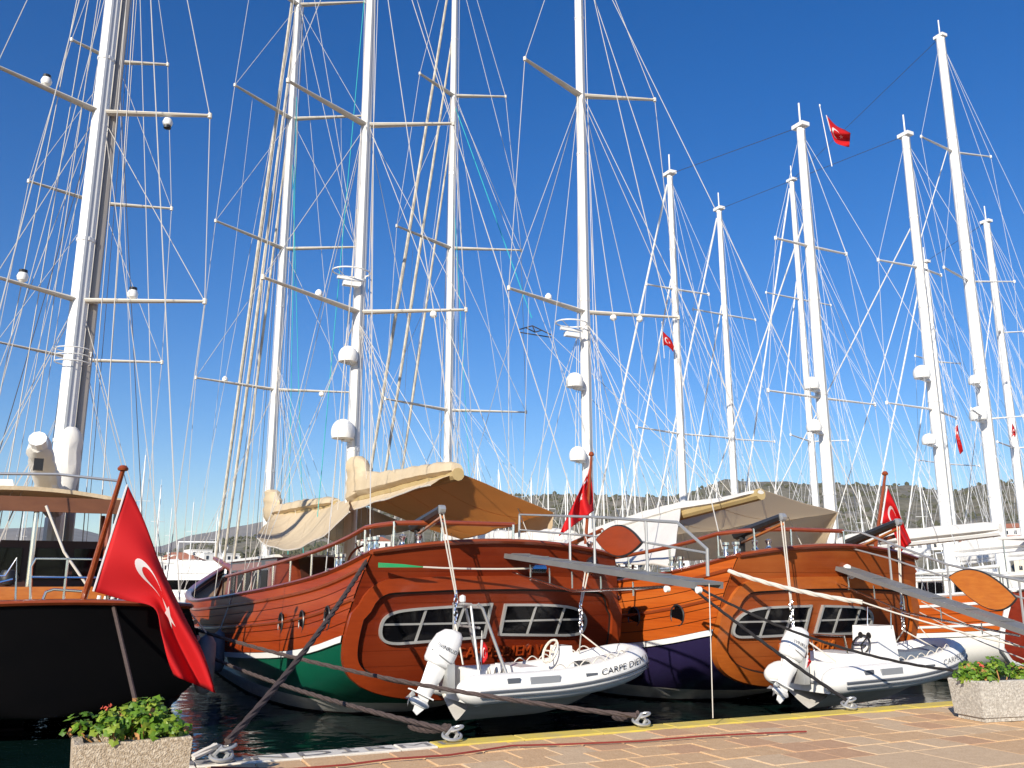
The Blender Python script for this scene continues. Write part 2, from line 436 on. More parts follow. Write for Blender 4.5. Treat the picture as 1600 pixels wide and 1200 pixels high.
from mathutils import noise as mnoise
def hills():
    near = [(-900,893),(-300,888),(50,880),(150,876),(250,866),(300,853),(350,846),(420,836),(500,815),(560,801),(650,791),(720,790),(800,799),(880,795),(930,792),(1000,785),(1060,778),(1120,767),(1180,764),(1230,768),(1300,772),(1400,778),(1450,782),(1500,780),(1540,772),(1580,768),(1700,775),(2000,800),(2600,850)]
    far = [(-900,850),(-200,838),(0,825),(60,821),(120,826),(180,838),(240,852),(290,836),(340,825),(400,813),(460,803),(560,796),(700,800),(900,830),(1400,850),(2600,860)]
    def build(name, prof, r0, rr, r1, mt, namp, nsc, na, nr, lab):
        def az_px(px):
            d = ray(px, 880); return math.atan2(d.x, d.y)
        azs = []
        tab = []
        for px, py in prof:
            d = ray(px, py); az = math.atan2(d.x, d.y); tab.append((az, CAM_H + rr*d.z/math.hypot(d.x, d.y)))
        a0, a1 = tab[0][0], tab[-1][0]
        def H(az, r):
            h = interp(tab, az)
            t = (r-r0)/(rr-r0)
            if t <= 1: k = 0.12*min(1,max(0,t*12)) + 0.88*sstep(max(0,t))**.9 if t > 0 else -.05
            else: k = 1-.35*sstep((r-rr)/(r1-rr))
            x, y = math.sin(az)*r, math.cos(az)*r
            n_ = mnoise.fractal(Vector((x/nsc, y/nsc, 3.1)), 1.0, 2.0, 6)
            n2 = mnoise.fractal(Vector((x/(nsc*.12), y/(nsc*.12), 1.3)), 1.0, 2.0, 3)
            w_ = max(0, min(1, t*3))*(1 if t < .8 else max(0.12, 1-(t-.8)*4.5) if t <= 1 else .4)
            return max(-2.0, h*k + (n_*namp*h + n2*namp*.12*h)*w_ + (n2*.022*h if .8 < t < 1.3 else 0))
        b = MB()
        def fn(u, v):
            az = lerp(a0, a1, u); r = r0*(r1/r0)**v
            return Vector((math.sin(az)*r, math.cos(az)*r, H(az, r)-.3))
        b.grid(fn, na, nr)
        return tag(b.build(name, mt, smooth=True, angle=180), kind='structure'), H, a0, a1
    m = mat('hill_scrub', (.24,.21,.17), .95, noise=((.12,.12,.12),.95,(.075,.075,.045),(.012,.012,.012),.7,(.11,.105,.065)), bump=((.15,.15,.15),.8,3))
    mat('mountain', (.20,.18,.16), .95, noise=((.008,.008,.008),.9,(.11,.10,.09)))
    o1, H, a0, a1 = build('hills', near, 300, 900, 1500, 'hill_scrub', .22, 210, 420, 70, '')
    build('mountains', far, 3600, 5200, 8000, 'mountain', .25, 1500, 260, 40, '')
    # low bushes over the slope: one mass nobody could count
    mat('bush', (.055,.060,.032), .95, noise=((.3,.3,.3),.8,(.095,.09,.055)))
    rb = random.Random(9); b = MB()
    al, ar = math.atan2(ray(150,880).x, ray(150,880).y), math.atan2(ray(1750,880).x, ray(1750,880).y)
    n_b = 0
    while n_b < 4200:
        az = rb.uniform(al, ar); r = rb.uniform(360, 930); x, y = math.sin(az)*r, math.cos(az)*r
        if mnoise.noise(Vector((x/60, y/60, 7))) < rb.uniform(-.5,.35): continue
        z = H(az, r); s = rb.uniform(.6, 1.7)*(1.25 if rb.random() < .15 else 1); a = rb.uniform(0,3)
        P = [V(x,y,z+s*1.2)]
        for i in range(5):
            t = a+i*1.2566; P.append(V(x+math.cos(t)*s*rb.uniform(.7,1.3), y+math.sin(t)*s*rb.uniform(.7,1.3), z+s*rb.uniform(.3,.7)))
        for i in range(5):
            t = a+.6+i*1.2566; P.append(V(x+math.cos(t)*s, y+math.sin(t)*s, z-s*.5))
        F = []
        for i in range(5):
            j = (i+1) % 5; F += [(0,1+i,1+j),(1+i,6+i,1+j),(1+j,6+i,6+j)]
        b.add(P, F); n_b += 1
    tag(b.build('scrub', 'bush', smooth=False), 'low dark green scrub scattered over the dry hillside', 'scrub', kind='stuff')
    return H
HILL_H = hills()

# ---------------------------------------------------------------- boats: common builders
def line(root, name, pts, r, mt, n=5):
    o = root['_o'] if '_o' in root.keys() else (0,0,0); o = Vector(o)
    return MB().tube([Vector(p)-o for p in pts], r, n).build(name, mt, root)
def sag(a, b, k, n=8):
    a = Vector(a); b = Vector(b)
    return [a.lerp(b, i/n) - Vector((0,0,k*4*(i/n)*(1-i/n))) for i in range(n+1)]
def offset_poly(poly, d):
    n = len(poly); out = []
    area = sum(poly[i][0]*poly[(i+1)%n][1]-poly[(i+1)%n][0]*poly[i][1] for i in range(n)); sg = 1 if area > 0 else -1
    for i in range(n):
        p0, p1, p2 = poly[i-1], poly[i], poly[(i+1)%n]
        e1 = Vector((p1[0]-p0[0], p1[1]-p0[1])); e2 = Vector((p2[0]-p1[0], p2[1]-p1[1]))
        if e1.length < 1e-7: e1 = e2
        if e2.length < 1e-7: e2 = e1
        e1.normalize(); e2.normalize()
        n1 = Vector((-e1.y, e1.x))*sg; n2 = Vector((-e2.y, e2.x))*sg; nn = n1+n2
        if nn.length < 1e-6: nn = n1
        nn.normalize(); k = max(.5, nn.dot(n1))
        out.append((p1[0]+nn.x*d/k, p1[1]+nn.y*d/k))
    return out
def clip_poly(poly, a, b, c):
    """keep a*u+b*v<=c"""
    out = []; n = len(poly)
    for i in range(n):
        p, q_ = poly[i], poly[(i+1)%n]; fp = a*p[0]+b*p[1]-c; fq = a*q_[0]+b*q_[1]-c
        if fp <= 0: out.append(p)
        if (fp < 0 < fq) or (fq < 0 < fp):
            t = fp/(fp-fq); out.append((p[0]+(q_[0]-p[0])*t, p[1]+(q_[1]-p[1])*t))
    return out
def round_poly(pts, it=2):
    for _ in range(it):
        o = []
        for i in range(len(pts)):
            p, q_ = pts[i], pts[(i+1)%len(pts)]
            o.append((p[0]*.75+q_[0]*.25, p[1]*.75+q_[1]*.25)); o.append((p[0]*.25+q_[0]*.75, p[1]*.25+q_[1]*.75))
        pts = o
    return pts

def islands(tv, tf):
    par = list(range(len(tv)))
    def fd(i):
        while par[i] != i: par[i] = par[par[i]]; i = par[i]
        return i
    for f in tf:
        for k in f[1:]: par[fd(k)] = fd(f[0])
    # pieces over one another (accents, rims) belong to one letter
    box = {}
    for i, p in enumerate(tv):
        r = fd(i); a = box.get(r, (9e9,-9e9)); box[r] = (min(a[0],p[0]), max(a[1],p[0]))
    ks = sorted(box, key=lambda r: box[r][0]); grp = {}; cur = None; hi = -9e9
    for r in ks:
        if box[r][0] > hi: cur = r
        grp[r] = cur; hi = max(hi, box[r][1])
    out = []
    for c in sorted(set(grp.values())):
        ids = [i for i in range(len(tv)) if grp[fd(i)] == c]; mp = {v: k for k, v in enumerate(ids)}
        out.append((ids, [tuple(mp[v] for v in f) for f in tf if grp[fd(f[0])] == c]))
    return out
class Gulet:
    def __init__(g, label, x, yt, L, half, sheer, mats, group=None, name='wooden_gulet', cat='sailing boat', rake=.75, detail=True, strakes=6):
        g.x, g.yt, g.L, g.half, g.sh, g.rake = x, yt, L, half, sheer, rake
        g.O = Vector((x, yt, WATER_Z)); g.m = mats
        g.root = thing(name, label, cat, g.O, 0, group); g.root['_o'] = tuple(g.O)
        g.zs0 = interp(sheer, 0)
        g.zb_p = [(0,.40),(.8,.20),(1.8,-.12),(3.5,-.6),(6,-1.1),(L*.85,-1.1),(L*.95,-.3),(L,1.6)]
        g.bp = [(0,half),(.08*L,half*1.06),(.25*L,half*1.15),(.45*L,half*1.17),(.65*L,half*1.05),(.8*L,half*.78),(.92*L,half*.36),(L,.05)]
        g.hull(detail, strakes)
    def zb(g, y): return interp(g.zb_p, y)
    def zs(g, y): return interp(g.sh, y)
    def hx(g, y, z):
        k = y/g.L; B = interp(g.bp, y); zb, zs = g.zb(y), g.zs(y)
        zm = zb + lerp(.42, .97, sstep(k/.55))*(zs-zb); n = lerp(2.9, 2.3, min(1,k/.4)) if k < .4 else lerp(2.3, 1.25, (k-.4)/.6)
        if z <= zm:
            h = max(0.0, min(1.0, (z-zb)/(zm-zb))); return B*max(0.0, 1-(1-h)**n)**(1/n)
        t = (z-zm)/(zs-zm+1e-6); return B - lerp(.30, 0, sstep(k/.5))*min(t,1.15)**1.6*(g.half/2.6)
    def hp(g, y, z, side, off=0.0):
        ro = -g.rake*(z-.4)/2.4*max(0, 1-y/4.0)
        return Vector((side*(g.hx(y, z)+off), y+ro, z))
    def T(g, u, z, d=0.0):
        zz = min(z, g.zs0); h = max(.05, g.hx(0, max(zz, g.zb(0)+.02))); s = max(-1, min(1, u/h))
        return Vector((u, -g.rake*(z-.4)/2.4 - .22*(1-s*s) - d, z))
    def uz(g, px, py):
        p = hit(px, py, 'y', g.yt-.55)
        for _ in range(4):
            l = p-g.O; p = hit(px, py, 'y', g.yt + g.T(l.x, l.z).y)
        l = p-g.O; return (l.x, l.z)
    def on_side(g, px, py, side=-1):
        """point of the hull side that shows at a pixel: local (y, z)"""
        x = g.x + side*g.half
        for _ in range(8):
            p = hit(px, py, 'x', x); l = p-g.O
            y = max(0, min(g.L, l.y)); x = g.x + side*g.hx(y, max(g.zb(y), min(g.zs(y), l.z)))
        return (l.y, l.z)
    def mk(g, b, name, mt, parent=None, smooth=True): return b.build(name, mt, parent or g.root, smooth)
    def hull(g, detail, nstr):
        m = g.m; L = g.L; ys = [L*(i/44)**1.25 for i in range(45)]
        st = lambda y: g.zs(y)-m.get('stripe', 1.38)
        b = MB()
        for side in (-1, 1):
            rows = []
            def zrows(y):
                zb, zs, s = g.zb(y), g.zs(y), st(y)
                Z = [lerp(zb, .04, i/5) if zb < .04 else zb for i in range(6)]
                Z += [max(zb, .30)] + [max(zb, lerp(.30, s, i/5)) for i in range(1,6)] + [lerp(max(zb,s), zs, i/6) for i in range(1,7)]
                return Z
            N = len(zrows(0)); o = len(b.v); P = []
            for y in ys:
                for z in zrows(y): P.append(g.hp(y, max(z, g.zb(y)+.001), side))
            b.v += [tuple(p) for p in P]
            for i in range(len(ys)-1):
                for j in range(N-1):
                    b.f.append((o+i*N+j, o+i*N+j+1, o+(i+1)*N+j+1, o+(i+1)*N+j))
                    b.mi.append(0 if j < 5 else 1 if j < 6 else 2 if j < 11 else 3)
        g.hull_o = g.mk(b, 'hull', ['antifoul', m.get('boot','boot_white'), m['lower'], m.get('backing','seam_black')])
        # planks: every strake a strip of its own
        dz = (m.get('stripe',1.38)-.10)/nstr
        if m.get('plank'):
            for side in (-1, 1):
                for k in range(nstr):
                    b = MB(); P = []
                    for y in ys:
                        z0 = st(y)+.10+k*dz+.007; z1 = z0+dz-.014; zb = g.zb(y)+.002
                        z0 = max(z0, zb); z1 = max(z1, zb+.001)
                        P += [g.hp(y,z0,side,-.005), g.hp(y,z0,side,.022), g.hp(y,(z0+z1)/2,side,.026), g.hp(y,z1,side,.022), g.hp(y,z1,side,-.005)]
                    F = []
                    for i in range(len(ys)-1):
                        for j in range(4): F.append((i*5+j, i*5+j+1, (i+1)*5+j+1, (i+1)*5+j))
                    b.add(P, F); g.mk(b, 'plank', m['plank'], g.hull_o)
        for side in (-1, 1):
            b = MB(); P = []
            for y in ys:
                s = st(y); zb = g.zb(y)+.002; a0, a1 = max(s-.01,zb), max(s+.095,zb+.001)
                P += [g.hp(y,a0,side,-.005), g.hp(y,a0,side,.045), g.hp(y,a1,side,.045), g.hp(y,a1,side,-.005)]
            F = [(i*4+j, i*4+j+1, (i+1)*4+j+1, (i+1)*4+j) for i in range(len(ys)-1) for j in range(3)]
            b.add(P, F); g.mk(b, 'stripe_moulding', m.get('stripe_mat','paint_white'), g.hull_o)
            if m.get('plank'):
                b = MB().tube([g.hp(y, g.zs(y)-.72, side, .03) for y in ys], .035, 6); g.mk(b, 'rubbing_strake', m['rail'], g.hull_o)
            b = MB().tube([g.hp(y, g.zs(y)+.03, side, -.03) for y in ys], .12, 8, squash=.42); g.mk(b, 'cap_rail', m['rail'], g.hull_o)
            b = MB().tube([g.hp(y, g.zs(y)-.22, side, .035) for y in ys], .04, 6); g.mk(b, 'rubbing_strake', m['rail'], g.hull_o)
        b = MB()
        b.grid(lambda u, v: Vector(((2*u-1)*(g.hx(L*v**1.2, g.zs(L*v**1.2)-.35)-.03), L*v**1.2 - (g.rake*.7*max(0,1-L*v**1.2/4)), g.zs(L*v**1.2)-.35)), 6, 30)
        g.mk(b, 'deck', 'teak_deck')
        # transom
        crown = m.get('crown', .2); zb0 = g.zb(0)+.004
        def tf(u, v):
            s = 2*u-1; zt = g.zs0 + crown*(1-s*s)
            z = lerp(zb0, zt, v if v > .35 else v*v/.35); h = g.hx(0, min(max(z, zb0), g.zs0)); uu = s*h
            return Vector((uu, -g.rake*(z-.4)/2.4 - .22*(1-s*s), z))
        b = MB().sheet(tf, 24, 24, .05); g.transom = g.mk(b, 'transom', m['transom'])
        if detail and m.get('frame'):      # boards laid across the transom
            nb = 9; z0 = g.zb(0)+.10
            for k in range(nb):
                za = lerp(z0, g.zs0-.02, k/nb)+.004; zc = lerp(z0, g.zs0-.02, (k+1)/nb)-.004; P = []
                for i in range(25):
                    s = (2*i/24-1)
                    for zz, dd in ((za,.0),(za,.034),((za+zc)/2,.037),(zc,.034),(zc,.0)):
                        P.append(g.T(s*g.hx(0,zz)*.995, zz, dd))
                b2 = MB(); b2.add(P, [(i*5+j, i*5+j+1, i*5+j+6, i*5+j+5) for i in range(24) for j in range(4)]); g.mk(b2, 'transom_board', m['transom'], g.transom)
        top = [tf(i/20, 1)+V(0,0,.03) for i in range(21)]
        g.mk(MB().tube(top, .12, 8, squash=.42), 'taffrail', m['rail'], g.transom)
        if detail and m.get('frame'):
            zt = g.zs0-.34; half = []
            r = .55; hh = g.hx(0, zt-.2)
            half += [(0,zt),(hh*.4,zt-.01),(hh-r,zt-.05)]
            for i in range(1,6):
                a = math.pi/2*(1-i/6); half.append((hh-r+r*math.cos(a), zt-.05-r+r*math.sin(a)))
            for i in range(26):
                t = i/25; z = lerp(zt-.05-r, g.zb(0)+.005, 1-(1-t)**2 if False else t**.55 if False else math.sin(t*math.pi/2)); half.append((g.hx(0, z)*1.004, z))
            outer = half + [(-u, z) for u, z in reversed(half[1:-1])]
            outer = [p for i, p in enumerate(outer) if i == 0 or (abs(p[0]-outer[i-1][0])+abs(p[1]-outer[i-1][1])) > .012]
            inner = offset_poly(outer, .22); inner2 = offset_poly(outer, .255)
            b = MB().ring(outer, inner, g.T, -.02, .12); g.mk(b, 'transom_frame', m['frame'], g.transom)
            b = MB().ring(inner, inner2, g.T, -.02, .045); g.mk(b, 'frame_bead', 'seam_black', g.transom)
    def window(g, pix, mull=(1/3, 2/3), inv=False):
        uz = [g.uz(*p) for p in pix]
        poly = round_poly(uz, 2) if len(uz) > 5 else uz
        umin = min(p[0] for p in poly); umax = max(p[0] for p in poly); zmin = min(p[1] for p in poly); zmax = max(p[1] for p in poly)
        inn = offset_poly(poly, .042)
        fr = g.mk(MB().ring(poly, inn, g.T, .01, .10), 'window', 'window_metal')
        back = MB().poly(offset_poly(poly,.02), g.T, .01, .046); g.mk(back, 'window_backing', 'black_plastic', fr)
        zc = (zmin+zmax)/2; us = [umin+(umax-umin)*f for f in mull]; w_ = .02
        sl = .22   # the bars lean like the window ends
        cells = [(-99, us[0])] + [(us[i], us[i+1]) for i in range(len(us)-1)] + [(us[-1], 99)]
        for a, bb in cells:
            for lo, hi in ((-99, zc), (zc, 99)):
                pl = clip_poly(inn, -1, sl, -(a+w_)+sl*zc); pl = clip_poly(pl, 1, -sl, bb-w_-sl*zc)
                pl = clip_poly(pl, 0, 1, hi-w_*.8); pl = clip_poly(pl, 0, -1, -(lo+w_*.8))
                if len(pl) > 2: g.mk(MB().poly(pl, g.T, .047, .055), 'pane', 'glass_dark', fr, smooth=False)
        for u in us:
            pl = clip_poly(clip_poly(inn, 1, -sl, u+w_-sl*zc), -1, sl, -(u-w_)+sl*zc)
            if len(pl) > 2: g.mk(MB().poly(pl, g.T, .047, .078), 'glazing_bar', 'window_metal', fr, smooth=False)
        pl = clip_poly(clip_poly(inn, 0, 1, zc+w_*.8), 0, -1, -(zc-w_*.8))
        g.mk(MB().poly(pl, g.T, .047, .082), 'glazing_bar', 'window_metal', fr, smooth=False)
    def porthole(g, px, py, r=.16, rz=None):
        y, z = g.on_side(px, py); c = g.hp(y, z, -1); rz = rz or r
        b = MB(); pts = [c+V(-.035, r*math.cos(a), rz*math.sin(a)) for a in [2*math.pi*i/16 for i in range(17)]]
        b.tube(pts, .018, 6, caps=False); ring = g.mk(b, 'porthole', 'steel_dark')
        b = MB(); o = [c+V(-.036, r*math.cos(2*math.pi*i/16), rz*math.sin(2*math.pi*i/16)) for i in range(16)]
        b.add(o+[p+V(.03,0,0) for p in o], [tuple(range(16)), tuple(range(31,15,-1))]+[(i,(i+1)%16,16+(i+1)%16,16+i) for i in range(16)])
        g.mk(b, 'pane', 'glass_dark', ring, smooth=False)
    def lettering(g, body, px, py, size, mt, depth=.035, lean=0, spacing=1.05):
        u0, z0 = g.uz(px, py); tv, tf = text_tris(body, size, .5, spacing)
        for ids, fs in islands(tv, tf):
            b = MB(); b.add([g.T(u0+tv[i][0], z0+tv[i][1], .035+(tv[i][2]+.5)*depth) for i in ids], fs); g.mk(b, 'letter', mt, g.transom, smooth=False)
    def handrail(g, y0, y1, h=.55, side=-1, drop=True, n=None, sternp=None, hh=None):
        ys = [lerp(y0, y1, i/16) for i in range(17)]; hf = hh or (lambda y: h)
        top = [g.hp(y, g.zs(y), side, -.10)+V(0,0,hf(y)) for y in ys]
        if sternp: top = [Vector(p) for p in sternp] + top
        if drop: top.append(g.hp(y1+.8, g.zs(y1+.8), side, -.10)+V(0,0,.04))
        g.mk(MB().tube(top, .042, 7), 'handrail', g.m['rail'])
        n = n or int((y1-y0)/1.15)+1
        for i in range(n):
            y = lerp(y0, y1, i/(n-1)); p = g.hp(y, g.zs(y), side, -.10)
            g.mk(MB().tube([p, p+V(0,0,hf(y))], .02, 6), 'stanchion', 'chrome')
        return top

def mast(g, x, y, z0, z1, r0, r1, mt='mast_white'):
    n = 10; pts = [V(x,y,lerp(z0,z1,i/6))-g.O for i in range(7)]
    m_ = g.mk(MB().tube(pts, [lerp(r0,r1,(i/6)**1.6) for i in range(7)], n, up=(0,1,0)), 'mast', mt)
    g.mk(MB().beam(V(x,y-r0*.98,z0+1.6)-g.O, V(x,y-r1*1.0,z1-.2)-g.O, .05, .05, (0,1,0)), 'sail_track', 'steel_dull', m_, smooth=False)
    for k in range(4):
        z = lerp(z0+2.2, z1, (k+.35)/4.3); rr_ = lerp(r0,r1,((z-z0)/(z1-z0))**1.6)
        g.mk(MB().lathe([(rr_*1.01,-.05),(rr_*1.07,-.04),(rr_*1.07,.04),(rr_*1.01,.05)], V(x,y,z)-g.O, 10), 'mast_band', 'mast_white', m_)
    return m_
def spreader(g, mst, a, tip, w0=.13, w1=.06, mt='spreader_cream'):
    a = Vector(a)-g.O; t = Vector(tip)-g.O
    b = MB().tube([a, t], [w0, w1], 8, squash=.5, up=(0,0,1)); b.lathe([(.0,-.07),(.05,-.06),(.05,.06),(0,.07)], t, 8)
    return g.mk(b, 'spreader', mt, mst, smooth=False)
def radome(g, mst, c, r=.28, tall=1.25, toward=None):
    c = Vector(c)-g.O; b = MB()
    prof = [(r*.55,-r*.55),(r*.92,-r*.5),(r,-r*.15),(r,.1*r)]+[(r*math.cos(a)+1e-3, .1*r+r*tall*math.sin(a)*.85) for a in [math.pi/2*i/6 for i in range(1,7)]]
    b.lathe(prof, c, 16); o = g.mk(b, 'radar_dome', 'paint_white', mst)
    b = MB().beam(c+V(0,0,-r*.62), Vector(toward)-g.O+V(0,0,-(0)), .16, .05) if toward is not None else None
    if b: g.mk(b, 'dome_bracket', 'paint_white', mst)
    return o
def rigging(g, x, y, ztop, levels, chain_y, z_deck, halfw, r=.013, mt='wire', diag=True, fan=True):
    """levels: (z, tipL, tipR) from top to bottom. caps over all tips, diagonals, lowers"""
    for si, side in ((1, -1), (2, 1)):
        cp = lambda dy: Vector((x+side*halfw, y+dy, z_deck))
        tips = [Vector(l[si]) for l in levels]
        line(g.root, 'shroud', [V(x,y,ztop)]+tips+[cp(chain_y)], r, mt)
        if diag:
            for i in range(len(levels)):
                z = levels[i][0]; low = tips[i+1] if i+1 < len(tips) else cp(chain_y-.45)
                line(g.root, 'shroud', [V(x+side*.08,y,z-.15), low], r*.9, mt)
        if fan:
            z = levels[-1][0]
            line(g.root, 'shroud', [V(x+side*.08,y,z-.25), cp(chain_y+.9)], r*.9, mt)
            if len(levels) > 1: line(g.root, 'shroud', [V(x+side*.08,y,levels[0][0]-.1), cp(chain_y-1.0)], r*.85, mt)

# ---------------------------------------------------------------- the two varnished gulets in the middle
SHEER = [(-1,2.95),(0,2.80),(1,2.60),(2,2.45),(4,2.26),(7,2.07),(10,1.92),(14,1.80),(18,1.90),(22,2.2),(27,3.0)]
B1 = Gulet('varnished wooden gulet with green lower hull and tan awning', 6.9, 14.7, 27, 2.62, SHEER,
           dict(plank='wood_hull', lower='hull_green', transom='wood_transom', frame='wood_frame', rail='wood_rail'), 'large gulets moored stern to the quay')
B2 = Gulet('varnished wooden gulet with dark navy lower hull and white and beige awning', 13.45, 13.5, 27, 2.62, SHEER,
           dict(plank='wood_hull_pale', lower='hull_navy', transom='wood_transom_pale', frame='wood_frame_pale', rail='wood_rail'), 'large gulets moored stern to the quay')

B1.window([(589,988),(594,968),(607,957),(630,951),(700,946),(767,942),(767,942),(767,942),(755,997),(755,997),(755,997),(700,1001),(640,1006),(612,1008),(594,1003)], (.36,.7))
B1.window([(786,943),(786,943),(786,943),(850,943),(885,946),(905,952),(914,966),(911,984),(900,994),(850,994),(776,993),(776,993),(776,993)], (.34,.68))
B2.window([(1138,988),(1145,968),(1160,955),(1185,948),(1225,946),(1264,945),(1264,945),(1264,945),(1253,992),(1253,992),(1253,992),(1210,995),(1165,997),(1145,997)], (.40,.72))
B2.window([(1281,945),(1281,945),(1281,945),(1320,946),(1345,948),(1357,955),(1360,968),(1354,984),(1340,991),(1300,992),(1268,992),(1268,992),(1268,992)], (.35,.70))
for p in ((440,975),(470,972),(506,966)): B1.porthole(*p, r=.17, rz=.21)
for p in ((985,964),(1045,961)): B2.porthole(*p, r=.2)
B2.lettering('CARPEDIEM', 1258, 1009, .25, 'wood_frame_pale', .05)
B1.lettering('CARPE DIEM V', 780, 1018, .25, 'wood_frame', .05)

def gulet_masts(g, mz, mn, mzl, mnl, rz=.17, rn=.17, zt_mz=24, zt_mn=31, mtz='mast_white', mtn='mast_white', deckz=1.6):
    """mz/mn: pixel of a point low on each mast; levels: (row at mast, left tip px, right tip px)"""
    out = []
    for (px, py), lv, r, zt, mtm in ((mz, mzl, rz, zt_mz, mtz), (mn, mnl, rn, zt_mn, mtn)):
        p = hit(px, py, 'x', g.x); y = p.y
        m_ = mast(g, g.x, y, deckz-.4, zt, r, r*.8, mtm); L_ = []
        for row, tl, tr in lv:
            z = mast_z(g.x, y, row)
            a = hit(*tl, 'z', z) if tl else None; b = hit(*tr, 'z', z) if tr else None
            if a is None: a = Vector((2*g.x-b.x, b.y, z))
            if b is None: b = Vector((2*g.x-a.x, a.y, z))
            for t in (a, b): spreader(g, m_, (g.x, y, z), t)
            L_.append((z, a, b))
        out.append((y, m_, L_))
    return out
m1 = gulet_masts(B1, (552,710), (423,735),
    [(196,(450,126),(708,193)), (488,(411,433),(728,484))],
    [(8,(455-60,-40),(570,3)), (186,(367,133),(566,181)), (389,(337,345),(556,386)), (609,(306,590),(550,613))])
m2 = gulet_masts(B2, (918,715), (700,700),
    [(150,(820,92),(1023,156)), (488,(795,450),(1060,496))],
    [(150,(656,115),(790,151)), (388,(620,353),(814,391)), (641,(602,623),(822,644))])

def X(g, px, py, dx=0.0): return hit(px, py, 'x', g.x+dx)
def bundle(g, name, mt, pts, tops, wid, lump=.05, seed=1, n=12, seg=26):
    """lumpy stowed-sail cover: pts along the boom (bottom), tops above them"""
    rr = random.Random(seed); b = MB(); P = []
    pts = [Vector(p)-g.O for p in pts]; tops = [Vector(p)-g.O for p in tops]; m_ = len(pts)
    for i in range(seg+1):
        t = i/seg*(m_-1); k = min(int(t), m_-2); f = t-k
        lo = pts[k].lerp(pts[k+1], f); hi = tops[k].lerp(tops[k+1], f); c = (lo+hi)/2; hr = (hi-lo).length/2
        l1 = 1+lump*math.sin(i*1.9+seed)+rr.uniform(-lump, lump)
        if i in (0, seg): l1 *= .55
        for j in range(n):
            a = 2*math.pi*j/n; w_ = wid*(1.0 if math.sin(a) < 0 else .75)*l1
            P.append(c + V(math.cos(a)*w_, 0, 0) + (hi-lo).normalized()*(math.sin(a)*hr*(1+lump*.6*math.sin(i*1.1+j))*(l1 if math.sin(a) > 0 else 1)))
    F = [(i*n+j, i*n+(j+1)%n, (i+1)*n+(j+1)%n, (i+1)*n+j) for i in range(seg) for j in range(n)]
    F += [tuple(range(n-1,-1,-1)), tuple(range(seg*n, seg*n+n))]
    b.add(P, F); return g.mk(b, name, mt)
def cloth(g, name, mt, a, b_, c, d, sagz=.12, wav=.02, nu=22, nv=14, th=.012, edge=0.0, seed=0):
    """a,b: upper edge ends; c,d: lower edge ends (c below a)"""
    a, b_, c, d = [Vector(p)-g.O for p in (a, b_, c, d)]
    def fn(u, v):
        p = a.lerp(b_, u).lerp(c.lerp(d, u), v)
        s_ = 16*u*(1-u)*v*(1-v)
        z = -sagz*s_ - edge*4*u*(1-u)*v + wav*(math.sin(u*17+v*5+seed)+.6*math.sin(u*31+seed*2-v*9))*(v*.7+.15)
        return p + V(wav*.6*math.sin(u*23+v*11+seed), 0, z)
    o = g.mk(MB().sheet(fn, nu, nv, th), name, mt)
    if name == 'awning':
        for k in (.27,.52,.77): g.mk(MB().tube([fn(k, j/12) for j in range(13)], .011, 4), 'awning_seam', mt, o)
        for vv in (0, 1): g.mk(MB().tube([fn(j/20, vv) for j in range(21)], .018, 5), 'awning_hem', 'rope_white', o)
    return o
def davit(g, base, knee, tip, drop):
    base, knee, tip, drop = [Vector(p)-g.O for p in (base, knee, tip, drop)]
    o = g.mk(MB().tube([base, knee], .055, 8), 'davit', 'steel_dark')
    dirv = (tip-knee).normalized()
    g.mk(MB().tube([knee-dirv*.25, tip], [.10,.075], 8), 'davit_arm', 'steel_dark', o)
    g.mk(MB().tube([knee-dirv*.05+V(0,0,-.18), tip+V(0,0,-.12)], .03, 6), 'davit_ram', 'wood_orange', o)
    g.mk(MB().lathe([(.04,-.05),(.07,-.045),(.07,.045),(.04,.05)], tip, 10, 'x'), 'davit_sheave', 'steel_dull', o)
    for s_ in (-.03, .03):
        g.mk(MB().tube([tip+V(s_,0,-.05), drop+V(s_*.4,0,.45)], .012, 5), 'davit_fall', 'rope_white', o)
    b = MB()
    for i in range(5):
        c = drop+V(0,0,.45-.1*i); pts = [c+V(.03*math.cos(t) if i % 2 else 0, .03*math.cos(t) if not i % 2 else 0, .06*math.sin(t)) for t in [k*math.pi/4 for k in range(9)]]
        b.tube(pts, .012, 4, caps=False)
    tag(g.mk(b, 'davit_chain', 'chrome', o), kind='stuff')
